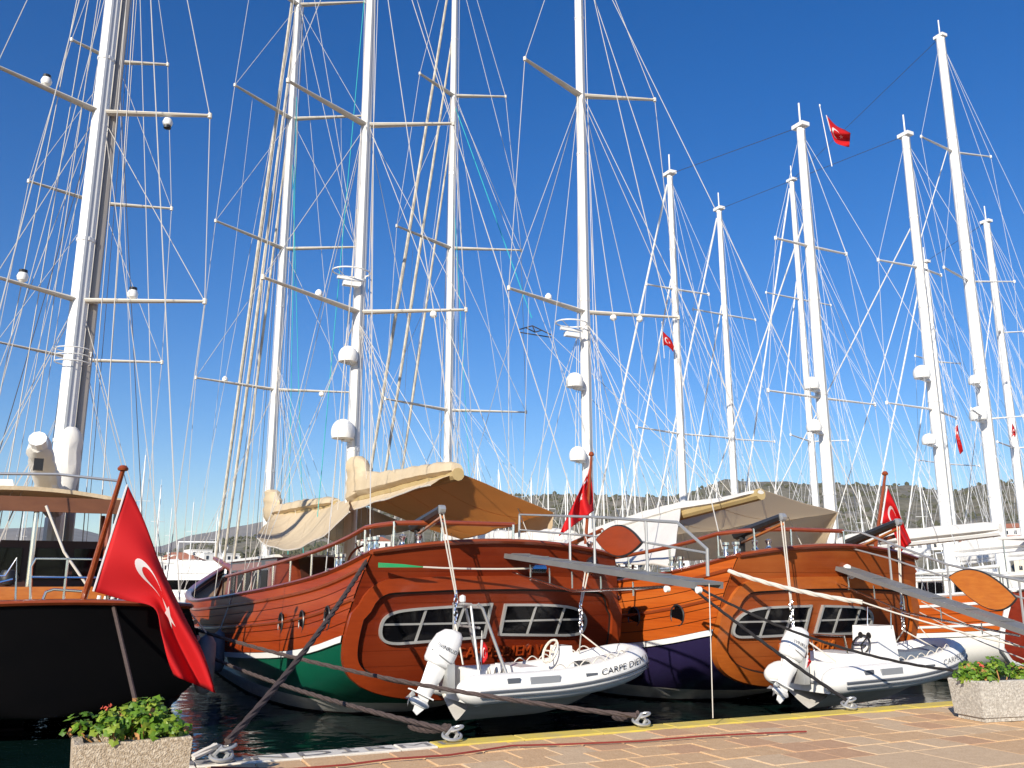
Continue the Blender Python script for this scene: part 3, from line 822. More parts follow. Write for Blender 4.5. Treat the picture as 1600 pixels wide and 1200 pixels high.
def passerelle(g, p0, p1, dx, rail, mid, posts, lens, lens_mat):
    a, b_ = X(g, *p0, dx)-g.O, X(g, *p1, dx)-g.O
    o = g.mk(MB().beam(a, b_, .36, .03), 'gangway', 'gangway_grey')
    dv = (b_-a)
    for s_ in (-.20, .20):
        g.mk(MB().beam(a+V(s_,0,-.02), b_+V(s_,0,-.02), .035, .08), 'gangway_beam', 'gangway_grey', o)
    ln = dv.length; n = int(ln/.62)
    for i in range(n):
        p = a + dv*((i+.5)/n); g.mk(MB().beam(p+V(-.17,0,.025), p+V(.17,0,.025), .04, .02), 'gangway_slat', 'gangway_grey', o)
    g.mk(MB().tube([a+V(-.2,0,-.28)+dv*.08, a+V(-.2,0,-.38)+dv*.45, b_+V(-.2,0,-.1)-dv*.12], .018, 6), 'gangway_truss', 'chrome', o)
    for f in (.2,.32,.45,.6,.75):
        p = a+dv*f+V(-.2,0,0); g.mk(MB().tube([p+V(0,0,-.1), p+V(0,0,-.34+.2*max(0,f-.45))], .012, 5), 'gangway_truss', 'chrome', o)
    rx = dx+.2
    R = [X(g, *q_, rx)-g.O for q_ in rail]; g.mk(MB().tube(R, .022, 6), 'gangway_rail', 'steel_dull', o)
    R2 = [X(g, *q_, rx)-g.O for q_ in mid]; g.mk(MB().tube(R2, .016, 6), 'gangway_rail', 'steel_dull', o)
    for (tx, ty) in posts:
        t = X(g, tx, ty, rx)-g.O; f = (t.y-a.y)/dv.y; bt = a+dv*f; bt.x = t.x
        g.mk(MB().tube([bt, t], .02, 6), 'gangway_post', 'steel_dull', o)
    L_, T_, Rr, B_ = [X(g, *q_, rx-.05)-g.O for q_ in lens]
    pts = []
    for i in range(40):
        t = i/40
        if t < .5: u = t*2; e0, em, e1 = L_, T_, Rr
        else: u = (t-.5)*2; e0, em, e1 = Rr, B_, L_
        m_ = em*2-(e0+e1)/2
        pts.append(e0*(1-u)**2 + m_*2*u*(1-u) + e1*u*u)
    
    b = MB(); N = 40
    b.add([p+V(-.025,0,0) for p in pts]+[p+V(.025,0,0) for p in pts], [tuple(range(N)), tuple(range(2*N-1,N-1,-1))]+[(i,(i+1)%N,N+(i+1)%N,N+i) for i in range(N)])
    g.mk(b, 'name_board', lens_mat, o, smooth=False)
    g.mk(MB().tube(pts+[pts[0]], .022, 6, caps=False), 'board_rim', 'steel_dark', o)

def winch(g, p, h=.2, r=.075):
    p = Vector(p)
    return g.mk(MB().lathe([(r*1.1,0),(r*1.1,.04),(r*.6,.07),(r*.5,h*.55),(r*.8,h*.8),(r*.85,h),(r*.3,h+.02)], p, 12), 'winch', 'chrome')
def bitts(g, p, dirx=(1,0,0)):
    p = Vector(p); d = Vector(dirx); b = MB()
    for s_ in (-.14, .14): b.lathe([(.06,0),(.045,.05),(.045,.2),(.07,.22),(.07,.27),(.02,.28)], p+d*s_, 10)
    b.beam(p-d*.24+V(0,0,.12), p+d*.24+V(0,0,.12), .05, .05); b.box(p+V(0,0,.0), (.45,.2,.03))
    return g.mk(b, 'mooring_bitts', 'chrome')
def cabin(g, y0, y1, hw, z0, z1, mt='wood_cabin', roof='paint_white', win=5, front=.35):
    b = MB(); w2 = hw*.92
    P = [V(-hw,y0,z0),V(hw,y0,z0),V(hw,y1,z0),V(-hw,y1,z0),V(-w2,y0+front*.3,z1),V(w2,y0+front*.3,z1),V(w2,y1-front,z1),V(-w2,y1-front,z1)]
    b.add(P, [(3,2,1,0),(4,5,6,7),(0,1,5,4),(1,2,6,5),(2,3,7,6),(3,0,4,7)]); o = g.mk(b, 'deckhouse', mt, smooth=False)
    g.mk(MB().box((0,(y0+y1-front*.7)/2,z1+.04), (2*w2+.25, (y1-y0)-front+.35, .07)), 'deckhouse_roof', roof, o, smooth=False)
    for s_ in (-1, 1):
        for i in range(win):
            y = lerp(y0+.6, y1-1.0, (i+.5)/win); zc = lerp(z0,z1,.6); xo = s_*(lerp(hw,w2,.6)+.012); wl = (y1-y0)/win*.27; hh = (z1-z0)*.2
            fr = g.mk(MB().box((xo,y,zc),(.05,wl*2+.1,hh*2+.1)), 'cabin_window', 'chrome', o, smooth=False)
            g.mk(MB().box((xo+s_*.02,y,zc),(.03,wl*2,hh*2)), 'cabin_window_glass', 'glass_dark', o, smooth=False)
    return o

# ---- deck fittings of both
for g in (B1, B2):
    zt = g.zs0
    sp = [V(.15,-.95,zt+.52), V(-1.2,-.92,zt+.52), V(-1.95,-.78,zt+.50), V(-2.18,-.45,zt+.47)]
    g.handrail(.5, 9.6, side=-1, sternp=sp, n=9, hh=lambda y: .55)
    g.handrail(.2, 9.6, side=1, n=9)
    for u in (.1, -1.2, -2.0):
        p = g.T(u, zt+.12); g.mk(MB().tube([p, V(p.x, p.y, zt+.52)], .022, 6), 'stanchion', 'chrome')
    dz = zt-.35
    bitts(g, g.hp(.25, g.zs(.25), -1, -.12)+V(0,0,.06), (0,1,0)); bitts(g, g.hp(1.5, g.zs(1.5), -1, -.12)+V(0,0,.06), (0,1,0))
    winch(g, g.T(-1.5, zt+.13)+V(0,.25,0)); winch(g, g.T(-1.75, zt+.11)+V(0,.3,0)); winch(g, g.T(1.9, zt+.07)+V(0,.25,0))
    cabin(g, 9.5, 17.0, 1.7, 1.4, 3.0, win=5)
    b = MB().grid(lambda u, v: V(-1.1+2.2*u, 8.4+1.1*v, 1.5+1.55*math.sin(math.pi*(.12+.88*v)/2)), 8, 8); g.mk(b, 'companion_hood', 'wood_dark')
    g.mk(MB().box((0,4.4,2.15),(2.0,1.6,.5)), 'aft_seat', 'wood_cabin', smooth=False)
    g.mk(MB().box((0,3.0,2.22),(1.5,.9,.06)), 'deck_table', 'wood_orange', smooth=False)
    # ship's wheel pedestal and bow
    g.mk(MB().box((0,6.9,2.2),(.35,.3,1.0)), 'steering_pedestal', 'wood_dark', smooth=False)
    b = MB(); c = V(0,6.7,2.75); b.tube([c+V(.5*math.cos(t),0,.5*math.sin(t)) for t in [k*math.pi/10 for k in range(21)]], .03, 6, caps=False)
    for k in range(6): b.tube([c, c+V(.62*math.cos(k*math.pi/3),0,.62*math.sin(k*math.pi/3))], .018, 5)
    g.mk(b, 'steering_wheel', 'wood_rail')
    zb_ = g.zs(26.5); g.mk(MB().tube([V(0,24.5,zb_-.1), V(0,30.2,zb_+.55)], [.17,.11], 10), 'bowsprit', 'wood_rail')

# ---- gulet with green hull: booms, covers, awnings
def P3(g, y, z, dx=0): return Vector((g.x+dx, y, z))
(yz1, mz1, lz1), (yn1, mn1, ln1) = m1
(yz2, mz2, lz2), (yn2, mn2, ln2) = m2
e = X(B1,716,741); f0 = X(B1,553,783)
B1.mk(MB().tube([f0-B1.O, e-B1.O], .13, 10), 'boom', 'boom_ochre')
bundle(B1, 'sail_cover', 'canvas_cream', [f0, X(B1,600,769), X(B1,655,753), e], [X(B1,553,735), X(B1,600,737), X(B1,655,728), X(B1,712,719)], .26, .07, 3)
bundle(B1, 'sail_cover', 'canvas_cream', [X(B1,549,790), X(B1,551,760), X(B1,553,715)], [X(B1,575,772), X(B1,575,742), X(B1,566,712)], .3, .05, 5, seg=10)
cloth(B1, 'awning', 'canvas_tan', f0+V(0,0,.02), e+V(0,.1,.05), P3(B1, 22.2, 2.72, 2.85), hit(866,801,'x',B1.x+2.85), sagz=.22, wav=.022, seed=2)
cloth(B1, 'awning_valance', 'canvas_cream', hit(866,801,'x',B1.x+2.85), hit(840,812,'x',B1.x+2.85)+V(0,1.2,0), hit(862,826,'x',B1.x+2.85), hit(838,830,'x',B1.x+2.85)+V(0,1.2,0), 0, .02, 8, 4)
cloth(B1, 'awning', 'canvas_cream', f0+V(-.02,0,.03), e+V(0,.1,.06), f0+V(-.55,0,-.42), e+V(-.5,.2,-.20), sagz=.05, wav=.015, seed=7, nv=6)
a_ = X(B1,431,806); b_ = X(B1,526,789)
B1.mk(MB().tube([a_-B1.O, b_-B1.O], .13, 10), 'boom', 'boom_ochre')
bundle(B1, 'sail_cover', 'canvas_cream', [a_, X(B1,480,797), b_], [X(B1,432,790), X(B1,480,780), X(B1,524,776)], .3, .10, 8)
bundle(B1, 'sail_cover', 'canvas_cream', [X(B1,417,815), X(B1,419,785), X(B1,423,765)], [X(B1,437,810), X(B1,437,785), X(B1,431,765)], .3, .05, 9, seg=10)
cloth(B1, 'awning', 'canvas_cream', a_+V(0,0,.1), X(B1,546,782), hit(399,838,'x',B1.x-1.9), hit(546,800,'x',B1.x-1.6), sagz=.25, wav=.02, edge=.55, seed=4)
cloth(B1, 'awning', 'canvas_cream', a_+V(0,0,.1), X(B1,546,782), P3(B1,a_.y,3.0,2.3), P3(B1,24,3.1,2.3), sagz=.2, wav=.02, seed=6)
# ---- gulet with navy hull
e = X(B2,1189,772); f0 = X(B2,920,842)
B2.mk(MB().tube([f0-B2.O, e-B2.O], .13, 10), 'boom', 'boom_ochre')
bundle(B2, 'sail_cover', 'canvas_white', [f0, X(B2,1000,818), X(B2,1062,800), X(B2,1130,788), e], [X(B2,920,828), X(B2,1000,800), X(B2,1062,784), X(B2,1130,777), X(B2,1188,764)], .2, .05, 13)
eav0 = hit(1309,802,'x',B2.x+2.8); eav1 = P3(B2, 22.5, 3.0, 2.8)
cloth(B2, 'awning', 'canvas_beige', f0+V(0,0,.02), e+V(0,0,.1), eav1, eav0, sagz=.2, wav=.024, seed=11)
cloth(B2, 'awning_curtain', 'canvas_beige', eav1, eav0, eav1+V(.15,0,-.85), hit(1288,858,'x',B2.x+2.9), sagz=.0, wav=.02, seed=12)
cloth(B2, 'awning_curtain', 'canvas_white', eav0+V(0,.0,0), eav0+V(.5,.9,-.05), hit(1283,858,'x',B2.x+2.9)+V(0,-.03,0), hit(1283,858,'x',B2.x+2.9)+V(.6,.95,-.1), 0, .02, 8, 6)
cloth(B2, 'awning', 'canvas_white', f0+V(-.02,0,.06), X(B2,1064,790), hit(873,872,'x',B2.x-2.35)+V(0,0,-.05), hit(1052,884,'x',B2.x-2.35), sagz=.08, wav=.02, seed=14)
b0 = X(B2,707,870)
B2.mk(MB().tube([V(B2.x,yn2,2.9)-B2.O, P3(B2,yz2+.6,2.75)-B2.O], .12, 10), 'boom', 'boom_ochre')
bundle(B2, 'sail_cover', 'canvas_white', [P3(B2,yn2-.3,2.85), P3(B2,yz2+.8,2.7)], [P3(B2,yn2-.3,3.5), P3(B2,yz2+.8,3.15)], .28, .08, 15)
cloth(B2, 'awning', 'canvas_white', P3(B2,yn2-.3,3.0), P3(B2,yz2+.4,2.9), P3(B2,yn2-.5,1.9,-2.3), P3(B2,yz2+.2,1.75,-2.35), sagz=.1, wav=.03, seed=16)

# ---- davits, gangways
davit(B1, hit(652,872,'y',14.75), hit(652,820,'y',14.55), hit(690,796,'y',12.95), hit(712,975,'y',12.95))
davit(B1, hit(925,905,'y',14.4), hit(929,872,'y',14.2), hit(917,888,'y',13.0), hit(908,990,'y',12.95))
davit(B2, hit(1160,890,'y',13.4), hit(1160,832,'y',13.2), hit(1222,808,'y',11.75), hit(1239,985,'y',11.75))
davit(B2, hit(1335,890,'y',13.4), hit(1335,845,'y',13.2), hit(1403,816,'y',11.75), hit(1412,985,'y',11.75))
passerelle(B1, (800,866), (1108,912), .15, [(811,846),(812,804),(930,808),(1058,816),(1105,858),(1106,900)], [(812,828),(930,838),(1000,846),(1104,864)], [(890,806),(928,808),(1009,812)], [(933,843),(968,822),(1003,848),(966,868)], 'wood_frame')
passerelle(B2, (1275,872), (1665,1003), .1, [(1303,868),(1307,828),(1345,832),(1480,882),(1600,908),(1670,925)], [(1304,850),(1388,872),(1480,902),(1600,935),(1668,950)], [(1388,850),(1480,882),(1592,906)], [(1484,902),(1530,893),(1588,935),(1545,950)], 'wood_orange')
for px, py, g in ((1062,910,B1),(1112,911,B1)):
    p = X(g, px, py, .15)-g.O; g.mk(MB().lathe([(.015,-.03),(.04,-.025),(.04,.025),(.015,.03)], p+V(-.2,0,-.08), 12, 'x'), 'gangway_wheel', 'paint_white')

# ---- standing rigging of both
def furled(g, a, b_, r=.07): return line(g.root, 'furled_sail', [a, Vector(a).lerp(Vector(b_), .5), b_], [r*.6, r, r*.8], 'furled_sail', 7)
for g, (yz, mz_, lz), (yn, mn_, ln) in ((B1, *m1), (B2, *m2)):
    zd = WATER_Z
    rigging(g, g.x, yz, 23.8, lz, -.3, zd+2.1, g.half*1.03, .0105)
    rigging(g, g.x, yn, 30.5, ln, -.3, zd+1.95, g.half*1.1, .0105)
    ztn = 29.5
    if g is B2: pass
    bow = g.O + V(0,30,3.5)
    zf = ztn
    furled(g, P3(g, yn+.15, zf), bow, .085); furled(g, P3(g, yn+.15, zf*.86), g.O+V(0,27.6,3.25), .075); furled(g, P3(g, yn+.15, zf*.70), g.O+V(0,25.2,3.0), .06)
    line(g.root, 'stay', [P3(g,yz,22.6), P3(g,yn,zf-.3)], .010, 'wire')
    line(g.root, 'stay', [P3(g,yz,lz[0][0]+.1), P3(g,yn-.2,2.6)], .010, 'wire')
    for s_ in (-1, 1):
        line(g.root, 'backstay', [P3(g,yz,22.8), g.O+g.hp(.4,g.zs(.4),s_,-.15)], .0105, 'wire')
        line(g.root, 'backstay', [P3(g,yz,lz[0][0]+.2), g.O+g.hp(2.2,g.zs(2.2),s_,-.15)], .010, 'wire')
        line(g.root, 'backstay', [P3(g,yn,zf-.5), g.O+g.hp(11,g.zs(11),s_,-.15)], .010, 'wire')
        line(g.root, 'backstay', [P3(g,yn,ln[0][0]+.2), g.O+g.hp(9.2,g.zs(9.2),s_,-.15)], .010, 'wire')
        for t in (.25,.55,.85):
            line(g.root, 'lazy_jack', [P3(g,yz,lz[1][0]-.3), (X(B1,553,760) if g is B1 else X(B2,920,835)).lerp(X(B1,712,722) if g is B1 else X(B2,1188,768), t)+V(s_*.2,0,.05)], .007, 'rope_white', 4)
            line(g.root, 'lazy_jack', [P3(g,yn,ln[-1][0]+1.0), P3(g, lerp(yn,yz+.6,t), 3.3, s_*.2)], .007, 'rope_white', 4)
        for i, dx in enumerate((.24,.42,.60)):
            z1 = (22.5, lz[0][0], lz[1][0]+3)[i]
            line(g.root, 'halyard', [P3(g,yz-.1,z1,s_*(.12+dx*.15)), P3(g,yz-.15,2.3,s_*dx)], .009, 'rope_white' if i else 'wire', 4)
            z1 = (zf-.4, ln[0][0], ln[1][0])[i]
            line(g.root, 'halyard', [P3(g,yn-.1,z1,s_*(.12+dx*.15)), P3(g,yn-.15,2.2,s_*dx)], .009, 'wire_dark' if i == 1 else 'rope_white', 4)
        t0 = Vector(lz[1][1 if s_ < 0 else 2]); line(g.root, 'flag_halyard', [t0.lerp(P3(g,yz,t0.z), .25), g.O+g.hp(7.2,g.zs(7.2),s_,-.2)], .006, 'rope_white', 4)
        t0 = Vector(ln[1][1 if s_ < 0 else 2]); line(g.root, 'flag_halyard', [t0.lerp(P3(g,yn,t0.z), .3), g.O+g.hp(17,g.zs(17),s_,-.2)], .006, 'rope_white', 4)
    line(g.root, 'topping_lift', [P3(g,yz,22), (X(B1,712,722) if g is B1 else X(B2,1188,768))], .011, 'wire')
for dx, z0, z1 in ((.55,21,2.2),(1.1,18,2.4)): line(B1.root, 'running_line', [P3(B1,yn1-.2,z0,.1), P3(B1,yn1-1.2,z1,dx)], .012, 'rope_teal', 4)
line(B1.root, 'running_line', [P3(B1,yz1,21.5,-.1), P3(B1,yz1+2.2,2.6,-.35)], .011, 'rope_teal', 4)
line(B2.root, 'running_line', [P3(B2,yn2,20,-.1), P3(B2,yn2-.9,2.6,.75)], .011, 'rope_teal', 4)
# lifting triangle that hangs on a teal line under the main mast
tr = hit(831,497,'y',yn2-4.5); line(B2.root, 'running_line', [P3(B2,yn2,ln2[0][0]-.3), tr], .014, 'rope_teal', 5)
c0, c1 = hit(811,515,'y',yn2-4.5), hit(861,523,'y',yn2-4.5); ap = hit(832,509,'y',yn2-4.5)
b = MB()
for p, q_ in ((c0,ap),(ap,c1),(c0+V(0,0,-.1),c1+V(0,0,-.1)),(ap,(c0+c1)/2),(c0.lerp(ap,.5),(c0+c1)/2),(c1.lerp(ap,.5),(c0+c1)/2)): b.tube([p-B2.O, q_-B2.O], .022, 5)
B2.mk(b, 'lifting_triangle', 'wire_dark')
line(B2.root, 'running_line', [(c0+c1)/2, X(B2,1062,786)], .010, 'wire', 4); line(B2.root, 'running_line', [c1, X(B2,1130,779)], .010, 'wire', 4)
# domes, radar platforms, small lamps
def mp_(g, y, row): return P3(g, y, mast_z(g.x, y, row))
def dome_at(g, m_, y, px, py, r):
    p = hit(px, py, 'y', y-.15); radome(g, m_, p, r, 1.25, V(g.x, y, p.z-r*.62)); 
dome_at(B1, mz1, yz1, 544, 558, .27); dome_at(B1, mz1, yz1, 536, 676, .32)
dome_at(B2, mz2, yz2, 898, 598, .26); dome_at(B2, mz2, yz2, 903, 713, .25)
def hoop(g, m_, y, px, py, rx):
    c = hit(px, py, 'y', y-.3)-g.O; b = MB(); b.tube([c+V(rx*math.cos(t), rx*.8*math.sin(t), 0) for t in [k*math.pi/12 for k in range(25)]], .022, 5, caps=False)
    for t in (.4, 2.0, 3.6): b.tube([c+V(rx*math.cos(t), rx*.8*math.sin(t), 0), V(0, y-g.yt, c.z-.45)], .015, 4)
    b.box(c+V(0,0,-.35), (.45,.16,.12)); b.box(c+V(-.05,-.05,-.22), (.7,.08,.07)); g.mk(b, 'radar_platform', 'paint_white', m_)
hoop(B1, mz1, yz1, 549, 425, .52); hoop(B2, mz2, yz2, 893, 505, .48)
for g, m_, lv, f, si in ((B1,mz1,lz1[1],.55,1),(B1,mz1,lz1[1],.3,2),(B2,mz2,lz2[1],.5,1),(B2,mz2,lz2[1],.42,2),(B1,mn1,ln1[3],.35,1),(B1,mn1,ln1[3],.4,2),(B2,mz2,lz2[1],.7,2)):
    p = Vector(lv[si]).lerp(V(g.x, yz1 if m_ is mz1 else yz2 if m_ is mz2 else yn1, lv[0]), f)-g.O
    g.mk(MB().lathe([(.05,-.05),(.1,0),(.1,.08),(.05,.15),(.01,.17)], p+V(0,0,.06 if si == 1 else -.16), 10), 'spreader_lamp', 'paint_white', m_)

# ---------------------------------------------------------------- black-hulled boat on the left
B0 = Gulet('black hulled sailing boat with cream hardtop and orange varnished rail', .15, 15.7, 25, 2.1,
           [(-1,2.0),(0,1.95),(3,1.82),(8,1.72),(14,1.75),(20,2.1),(25,2.8)],
           dict(lower='hull_black', transom='hull_black', rail='wood_rail', backing='hull_black', boot='hull_black', stripe=.42, stripe_mat='hull_black', crown=.08), detail=False, rake=.6)
def b0_mast(px_low, row, xm, y, r, mt, lv, zt):
    m_ = mast(B0, xm, y, .8, zt, r, r*.85, mt); out = []
    for rw, tl, tr in lv:
        z = mast_z(xm, y, rw); b_ = hit(*tr, 'z', z) if tr else None; a = hit(*tl, 'z', z) if tl else Vector((2*xm-b_.x, b_.y, z))
        if b_ is None: b_ = Vector((2*xm-a.x, a.y, z))
        for t in (a, b_): spreader(B0, m_, (xm, y, z), t, .12, .06)
        out.append((z, a, b_))
    return m_, out
# keep the line of a vertical mast at the chosen picture column
def mast_x(px, py, y): return hit(px, py, 'y', y).x
yA, yB = 21.5, 31.0
xA, xB = mast_x(98, 700, yA), mast_x(116, 700, yB)
mA, lA = b0_mast(0, 0, xA, yA, .20, 'mast_white', [(176,(-6,103),(328,181)), (470,(-8,432),(320,471))], 23)
mBm, lB = b0_mast(0, 0, xB, yB, .24, 'mast_grey', [(97,(112,62),(262,101)), (318,(45,283),(268,326)), (563,(-5,534),(253,566))], 28)
B0.mk(MB().tube([V(xA+.30,yA+.1,2.2)-B0.O, V(xA+.30,yA+.1,22)-B0.O], .10, 8), 'furled_sail', 'mast_grey')
B0.mk(MB().tube([V(xB-.32,yB-.1,2.2)-B0.O, V(xB-.32,yB-.1,27)-B0.O], .10, 8), 'furled_sail', 'mast_white')
rigging(B0, xA, yA, 22.8, lA, -.3, WATER_Z+1.8, 2.3, .0105)
rigging(B0, xB, yB, 27.8, lB, -.3, WATER_Z+1.8, 2.2, .0105)
for i, dx in enumerate((-.5,-.8,-1.15,.45,.7)):
    line(B0.root, 'halyard', [V(xA+dx*.35,yA-.1,22), V(xA+dx*1.25,yA-.4-.2*i,2.2)], .010, 'rope_white' if i % 3 else 'wire', 4)
    line(B0.root, 'halyard', [V(xB+dx*.4,yB-.1,27), V(xB+dx*1.4,yB-.3,2.2)], .010, 'rope_white' if i % 3 else 'wire_dark', 4)
for s_ in (-1,1):
    line(B0.root, 'backstay', [V(xA,yA,22.6), B0.O+B0.hp(.5,B0.zs(.5),s_,-.1)], .012, 'wire')
    line(B0.root, 'backstay', [V(xB,yB,27), B0.O+B0.hp(9,B0.zs(9),s_,-.1)], .012, 'wire')
    line(B0.root, 'backstay', [V(xB,yB,20), B0.O+B0.hp(12,B0.zs(12),s_,-.1)], .012, 'wire_dark')
line(B0.root, 'stay', [V(xA,yA,22), V(xB,yB,27)], .011, 'wire')
for zf, yf in ((27.5,26.5),(24,24.3),(20,22.5)): furled(B0, V(xB,yB+.2,zf), B0.O+V(0,yf,3.1), .07)
# lamps and domes on the spreaders
for lv, f, si, xm, ym, dn, m_ in ((lA[0],.62,2,xA,yA,1,mA),(lA[0],.55,1,xA,yA,0,mA),(lA[1],.42,2,xA,yA,0,mA),(lA[1],.7,1,xA,yA,0,mA)):
    p = V(xm,ym,lv[0]).lerp(Vector(lv[si]), f)-B0.O
    b = MB().lathe([(.05,0),(.10,.04),(.12,.12),(.09,.2),(.01,.24)], p+V(0,0,-.32 if dn else .05), 10); B0.mk(b, 'spreader_lamp', 'paint_white', m_)
    B0.mk(MB().lathe([(.005,-.02),(.085,.0),(.085,.06),(.01,.08)], p+V(0,0,-.36 if dn else .26), 10), 'lamp_lens', 'black_plastic', m_)
c = V(xA,yA-.1,mast_z(xA,yA,548))-B0.O; b = MB()
for k in range(3): b.tube([c+V(.36*math.cos(t),.3*math.sin(t),-.15*k) for t in [j*math.pi/10 for j in range(21)]], .014, 4, caps=False)
for t in (0,1.57,3.14,4.71): b.tube([c+V(.36*math.cos(t),.3*math.sin(t),0), c+V(.36*math.cos(t),.3*math.sin(t),-.3)], .012, 4)
B0.mk(b, 'mast_basket', 'paint_white', mA)
# stowed boom pointing up at us, sail bag
p0, p1 = V(xA,yA-.3,mast_z(xA,yA,800)), hit(60,690,'y',18.8)
bundle(B0, 'sail_cover', 'canvas_white', [p0+V(-.1,0,-.15), p1+V(0,0,-.22)], [p0+V(0,0,.45), p1+V(0,0,.26)], .26, .09, 21, seg=18)
B0.mk(MB().tube([p0-B0.O, p1+(p1-p0)*.04-B0.O], .16, 10), 'boom', 'mast_white')
B0.mk(MB().tube([hit(a,c_,'y',yA-.4)-B0.O for a, c_ in ((106,768),(107,745),(106,725),(107,706),(109,690),(112,676),(113,668))], [.14,.22,.27,.25,.28,.2,.10], 10), 'sail_bag', 'canvas_white')
B0.mk(MB().box(p1-B0.O+V(.05,-.15,-.45), (.16,.12,.22)), 'boom_block', 'black_plastic')
for dx in (-.5,-.1): line(B0.root, 'mainsheet', [p1+V(dx*.2,0,-.4), B0.O+V(-1.2+dx,1.6,1.9)], .014, 'rope_white', 4)
# hardtop on posts
zr = 3.08; y0r, y1r = 18.0, 21.0
def roof(u, v):
    x = lerp(-2.3, 1.05, u); y = lerp(y0r, y1r, v)
    return V(x, y, zr + .16*(1-(2*u-1)**2)+.05*(1-(2*v-1)**2)) - B0.O
B0.mk(MB().sheet(roof, 12, 6, .07), 'hardtop', 'canvas_cream')
b = MB(); b.beam(V(-2.3,y0r-.04,zr-.12)-B0.O, V(1.07,y0r-.04,zr-.12)-B0.O, .06, .26); b.beam(V(1.09,y0r-.07,zr-.12)-B0.O, V(1.09,y1r,zr-.12)-B0.O, .06, .26); b.beam(V(-2.33,y0r-.07,zr-.12)-B0.O, V(-2.33,y1r,zr-.12)-B0.O, .06, .26)
B0.mk(b, 'hardtop_fascia', 'wood_brown', smooth=False)
for x, y, mt in ((.85,y0r+.1,'wood_cabin'),(-.35,y0r+.1,'chrome'),(-2.1,y0r+.1,'chrome'),(.85,y1r-.2,'wood_cabin'),(-2.1,y1r-.2,'wood_cabin')):
    B0.mk(MB().tube([V(x,y,1.0)-B0.O, V(x,y,zr-.1)-B0.O], .045, 8), 'hardtop_post', mt)
B0.mk(MB().box(V(-1.25,19.2,zr+.30)-B0.O, (.95,.7,.18), taper=.9), 'roof_hatch', 'paint_white')
o = B0.mk(MB().box(V(-.45,22.0,1.62)-B0.O, (3.0,4.5,1.55)), 'deckhouse', 'wood_dark', smooth=False)
for i in range(4): B0.mk(MB().box(V(-1.6+i*.75,19.72,1.95)-B0.O, (.6,.05,.6)), 'deckhouse_window', 'glass_dark', o, smooth=False)
o = B0.mk(MB().box(V(-.6,16.8,1.22)-B0.O, (2.9,.25,.62)), 'cockpit_coaming', 'wood_orange', smooth=False)
B0.mk(MB().box(V(-1.75,16.65,1.25)-B0.O, (.8,.06,.5)), 'coaming_panel', 'canvas_cream', o, smooth=False)
B0.mk(MB().box(V(-.9,17.9,1.25)-B0.O, (1.6,.8,.5)), 'cockpit_seat', 'canvas_cream', smooth=False)
B0.mk(MB().lathe([(.02,0),(.13,.03),(.15,.15),(.1,.25),(.01,.27)], V(-.62,16.8,1.54)-B0.O, 12), 'compass_binnacle', 'black_plastic')
def px_tube(pix, y, r, name, mt='chrome', g=B0): return line(g.root, name, [hit(a, b_, 'y', y) for a, b_ in pix], r, mt, 7)
for pix in ([(47,950),(49,885),(56,873),(160,874),(166,880),(168,950)], [(49,902),(166,903)], [(-20,900),(8,900),(26,872),(24,948)], [(-20,915),(20,905)],
            [(66,940),(72,925),(84,921),(128,924)], [(98,950),(106,873)]): px_tube(pix, 15.3, .020, 'stern_rail')
px_tube([(-30,740),(90,741),(190,752)], 16.6, .024, 'awning_bar', 'steel_dull')
px_tube([(72,790),(100,862),(134,912)], 16.5, .022, 'brace', 'spreader_cream')
for i in range(9):
    p = hit(152+i*10.5, 944+i*1.2, 'y', 15.5)-B0.O; B0.mk(MB().tube([p, p+V(.02,0,.13)], .03, 7), 'belaying_pin', 'paint_white')
line(B0.root, 'stern_rail', [hit(175,938,'y',15.2), hit(215,1110,'y',13.6)], .030, 'rope_mooring', 6)

